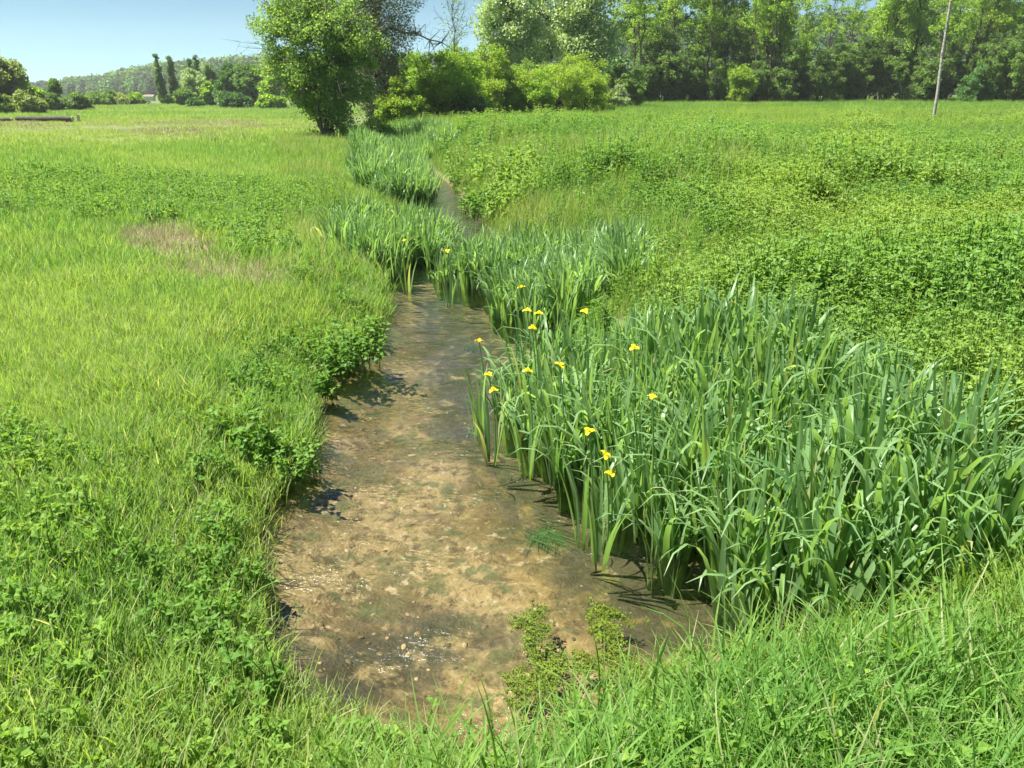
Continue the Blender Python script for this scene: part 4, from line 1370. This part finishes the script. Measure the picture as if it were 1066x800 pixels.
# ------------------------------------------------------------------ far left field edge
def far_tree(px, w, top, y, mat, seed, label, name='field_tree', col=False, cat='tree'):
    W = w / FPX * y * .95 / 2
    H = row_z(top, y) + .45
    if col:
        lob = [(0, 0, H * .30, W, W, H * .28), (0, 0, H * .6, W * .7, W * .7, H * .28), (0, 0, H * .85, W * .4, W * .4, H * .14)]
    else:
        lob = uneven(W, H, 9, seed, .02)
    T = tree_parts(seed, H, lob, 1 if col else 2, .2, .15 if col else .22, 110, 110, W * .55 if col else max(.5, W * .30), M[mat], M['bark'], low=.1, twigs=0, spread=.1)
    put_tree(name, T, pxtree(px, y), y, label, cat)

far_tree(-24, 70, 36, 92, 'leaf_brown', 701, 'olive budding tree at the far left, tallest beside the field edge')
far_tree(8, 54, 50, 95, 'leaf_brown', 702, 'olive green tree with rounded top at the far left field edge')
far_tree(26, 30, 78, 98, 'leaf_mid', 703, 'smaller green tree right of the olive ones at the far left')
far_tree(58, 15, 76, 118, 'leaf_blue', 704, 'narrow upright tree standing alone beyond the dark log')
far_tree(47, 28, 95, 108, 'leaf_blue', 705, 'round green bush just beyond the end of the dark log', 'field_bush', cat='bush')
far_tree(74, 34, 99, 112, 'leaf_under', 706, 'dark green bush beside the small white rail', 'field_bush', cat='bush')
far_tree(5, 36, 100, 90, 'leaf_under', 707, 'low green bush behind the dark log at the far left', 'field_bush', cat='bush')
far_tree(26, 34, 100, 90, 'leaf_brown', 708, 'low olive bush behind the middle of the dark log', 'field_bush', cat='bush')
far_tree(168, 8, 55, 150, 'leaf_blue', 711, 'tall thin poplar, leftmost of the far poplars', 'columnar_poplar', True)
far_tree(181, 9, 54, 155, 'leaf_blue', 712, 'tall thin poplar with wider foot, second of the far poplars', 'columnar_poplar', True)
far_tree(201, 8, 57, 165, 'leaf_dark', 713, 'dark poplar tip rising behind the pale willow', 'columnar_poplar', True)
far_tree(208, 8, 56, 168, 'leaf_dark', 714, 'darker poplar tip just right of the other one behind the willow', 'columnar_poplar', True)
far_tree(203, 34, 63, 140, 'leaf_silver', 715, 'pale rounded willow in the middle of the far left trees', 'willow_tree')
far_tree(190, 20, 88, 138, 'leaf_blue', 716, 'small blue-green tree at the foot of the thin poplars')
far_tree(218, 22, 80, 135, 'leaf_mid', 717, 'pale green bush right of the willow foot', 'field_bush', cat='bush')
far_tree(222, 24, 62, 150, 'leaf_blue', 718, 'blue-green tree behind and right of the willow')
far_tree(240, 34, 60, 130, 'leaf_dark', 719, 'broad dark tree left of the pair near the bushy tree')
far_tree(262, 38, 58, 128, 'leaf_blue', 720, 'broad bluish tree half hidden by the bushy tree edge')
far_tree(285, 36, 60, 125, 'leaf_mid', 721, 'green tree behind the left side of the bushy tree')
far_tree(310, 40, 62, 128, 'leaf_dark', 722, 'dark tree hidden mostly behind the bushy tree')
far_tree(200, 16, 102, 128, 'leaf_dark', 723, 'low dark bush under the willow', 'field_bush', cat='bush')
far_tree(245, 34, 100, 122, 'leaf_dark', 724, 'low dark hedge bush under the broad dark tree', 'field_bush', cat='bush')
far_tree(282, 30, 98, 118, 'leaf_mid', 725, 'green bush left of the bushy tree at the field edge', 'field_bush', cat='bush')
for i, (px, w, tp, mt, lab) in enumerate(((100, 32, 94, 'leaf_blue', 'tall bush in the far hedge left of the thin poplars'), (122, 32, 97, 'leaf_brown', 'olive bush in the middle of the far hedge'),
                                       (140, 26, 98, 'leaf_mid', 'green bush in the far hedge near the small pale shed'), (86, 28, 98, 'leaf_blue', 'bluish bush at the left end of the far hedge'),
                                       (115, 12, 92, 'leaf_blue', 'upright bluish tree rising from the far hedge'), (178, 18, 102, 'leaf_mid', 'low green bush at the foot of the second poplar'))):
    far_tree(px, w, tp, 145 + 3 * (i % 3), mt, 730 + i, lab, 'hedge_bush', cat='bush')

# dark log at the far left, white rail and shed
g = np.random.default_rng(741)
for (pa, pb, rr, lab) in ((15, 76, .19, 'long dark log with a pale cut end lying on the far left grass'), (-30, 13, .14, 'thinner dark log lying end to end behind the long one')):
    ya = 56.
    xa, xb_ = col_x(pa, ya, .6), col_x(pb, ya, .6)
    za = float(ground(np.array([(xa + xb_) / 2]), np.array([ya]))[0])
    r = empty('fallen_log', ((xa + xb_) / 2, ya, za), lab, 'log')
    n = 16
    s = np.linspace(-.5, .5, n)
    b = MB()
    pts = np.stack([s * (xb_ - xa), g.normal(size=n) * .02 - s * .4, rr * 1.1 + g.normal(size=n) * .012], 1)
    b.tube(pts, rr * (1 + g.normal(size=n) * .05), 10)
    link('bark', b.mesh('bark', [M['log']], True), r)
    b = MB()
    b.tube(np.array([pts[-1], pts[-1] + [.03, 0, 0]]), [rr * .98, rr * .9], 10)
    b.tube(np.array([pts[-1] + [.03, 0, 0], pts[-1] + [.031, 0, 0]]), [rr * .9, .001], 10)
    link('cut_end', b.mesh('cut_end', [M['cut']], True), r)
xa = col_x(81, 57, .6)
b = MB()
b.box((0, 0, .2), (.07, .07, .25))
b.box((0, 0, .47), (.09, .09, .02))
o = link('short_post', b.mesh('short_post', [M['cut']]), None, (xa, 57, float(ground(np.array([xa]), np.array([57.]))[0])))
tag(o, 'short pale post beside the cut end of the dark log', 'post')
xa = col_x(69, 104, 1.2)
r = empty('white_rail', (xa, 104, .45), 'small white rail on two posts at the far left field edge', 'rail')
for sx in (-.45, .45):
    b = MB()
    b.box((sx, 0, .55), (.05, .05, .6))
    link('post', b.mesh('post', [M['white']]), r)
b = MB()
b.box((0, -.055, 1.0), (.62, .003, .16))
link('rail', b.mesh('rail', [M['white']]), r)
xa = col_x(156, 136, .9)
r = empty('field_shed', (xa, 136, .35), 'tiny pale shed with low dark red roof at the far field edge', 'shed')
b = MB()
b.box((0, 0, .30), (.7, .5, .35))
link('wall', b.mesh('wall', [M['white']]), r)
b = MB()
b.add([(-.8, -.6, .652), (.8, -.6, .652), (.8, .6, .652), (-.8, .6, .652), (-.8, 0, .95), (.8, 0, .95)],
      [(0, 1, 5, 4), (2, 3, 4, 5), (0, 3, 2, 1), (1, 2, 5, 5), (3, 0, 4, 4)], .5)
link('roof', b.mesh('roof', [M['roof']]), r)

# ------------------------------------------------------------------ woods on the hills
crowns = []
for i, mt in enumerate(('leaf_hill', 'leaf_under', 'leaf_hill', 'leaf_dark', 'leaf_hill')):
    g = np.random.default_rng(750 + i)
    b = MB()
    n = 420
    v = g.normal(size=(n, 3))
    v /= np.linalg.norm(v, axis=1, keepdims=True)
    lum = .75 + .5 * vnoise(v[:, 0] * 2, v[:, 1] * 2 + v[:, 2] * 2, .5, i)
    b.cards(g, v * (3.4 * lum * g.random(n) ** .25)[:, None] * np.array([1, 1, 1.15]) + [0, 0, 3.5], .75, None, .4)
    crowns.append(b.mesh('crown', [M[mt]]))
def hill_wood(name, V, n, seed, s0, s1):
    g = np.random.default_rng(seed)
    rows = V[1:11]
    a = g.integers(0, rows.shape[0] - 1, n)
    c = g.integers(0, rows.shape[1] - 1, n)
    fa, fc = g.random(n)[:, None], g.random(n)[:, None]
    p = (rows[a, c] * (1 - fc) + rows[a, c + 1] * fc) * (1 - fa) + (rows[a + 1, c] * (1 - fc) + rows[a + 1, c + 1] * fc) * fa
    p[:, 2] -= 1.5
    scatter(name, crowns, p, np.stack([g.normal(size=n) * .1, g.normal(size=n) * .1, g.random(n) * 6.28], 1), g.uniform(s0, s1, n), g.integers(0, 5, n), g.random(n))
hill_wood('far_hill_wood', far_hill, 5200, 761, .8, 1.5)
hill_wood('near_hill_wood', right_hill, 1500, 762, .55, 1.0)

# ------------------------------------------------------------------ air
HAZE = 0.00028
if HAZE:
    m, nt, out = new_mat('pale_air')
    v = N(nt, 'ShaderNodeVolumePrincipled')
    v.inputs['Color'].default_value = (.90, .95, 1.0, 1)
    v.inputs['Density'].default_value = HAZE
    nt.links.new(v.outputs[0], out.inputs['Volume'])
    b = MB()
    zl = float(min(GV[:, 2].min(), -3)) - 1.5
    b.box((0, 0, (zl + 60) / 2), (915, 915, (60 - zl) / 2))
    o = struct('haze', b.mesh('haze', [m]), 'stuff')
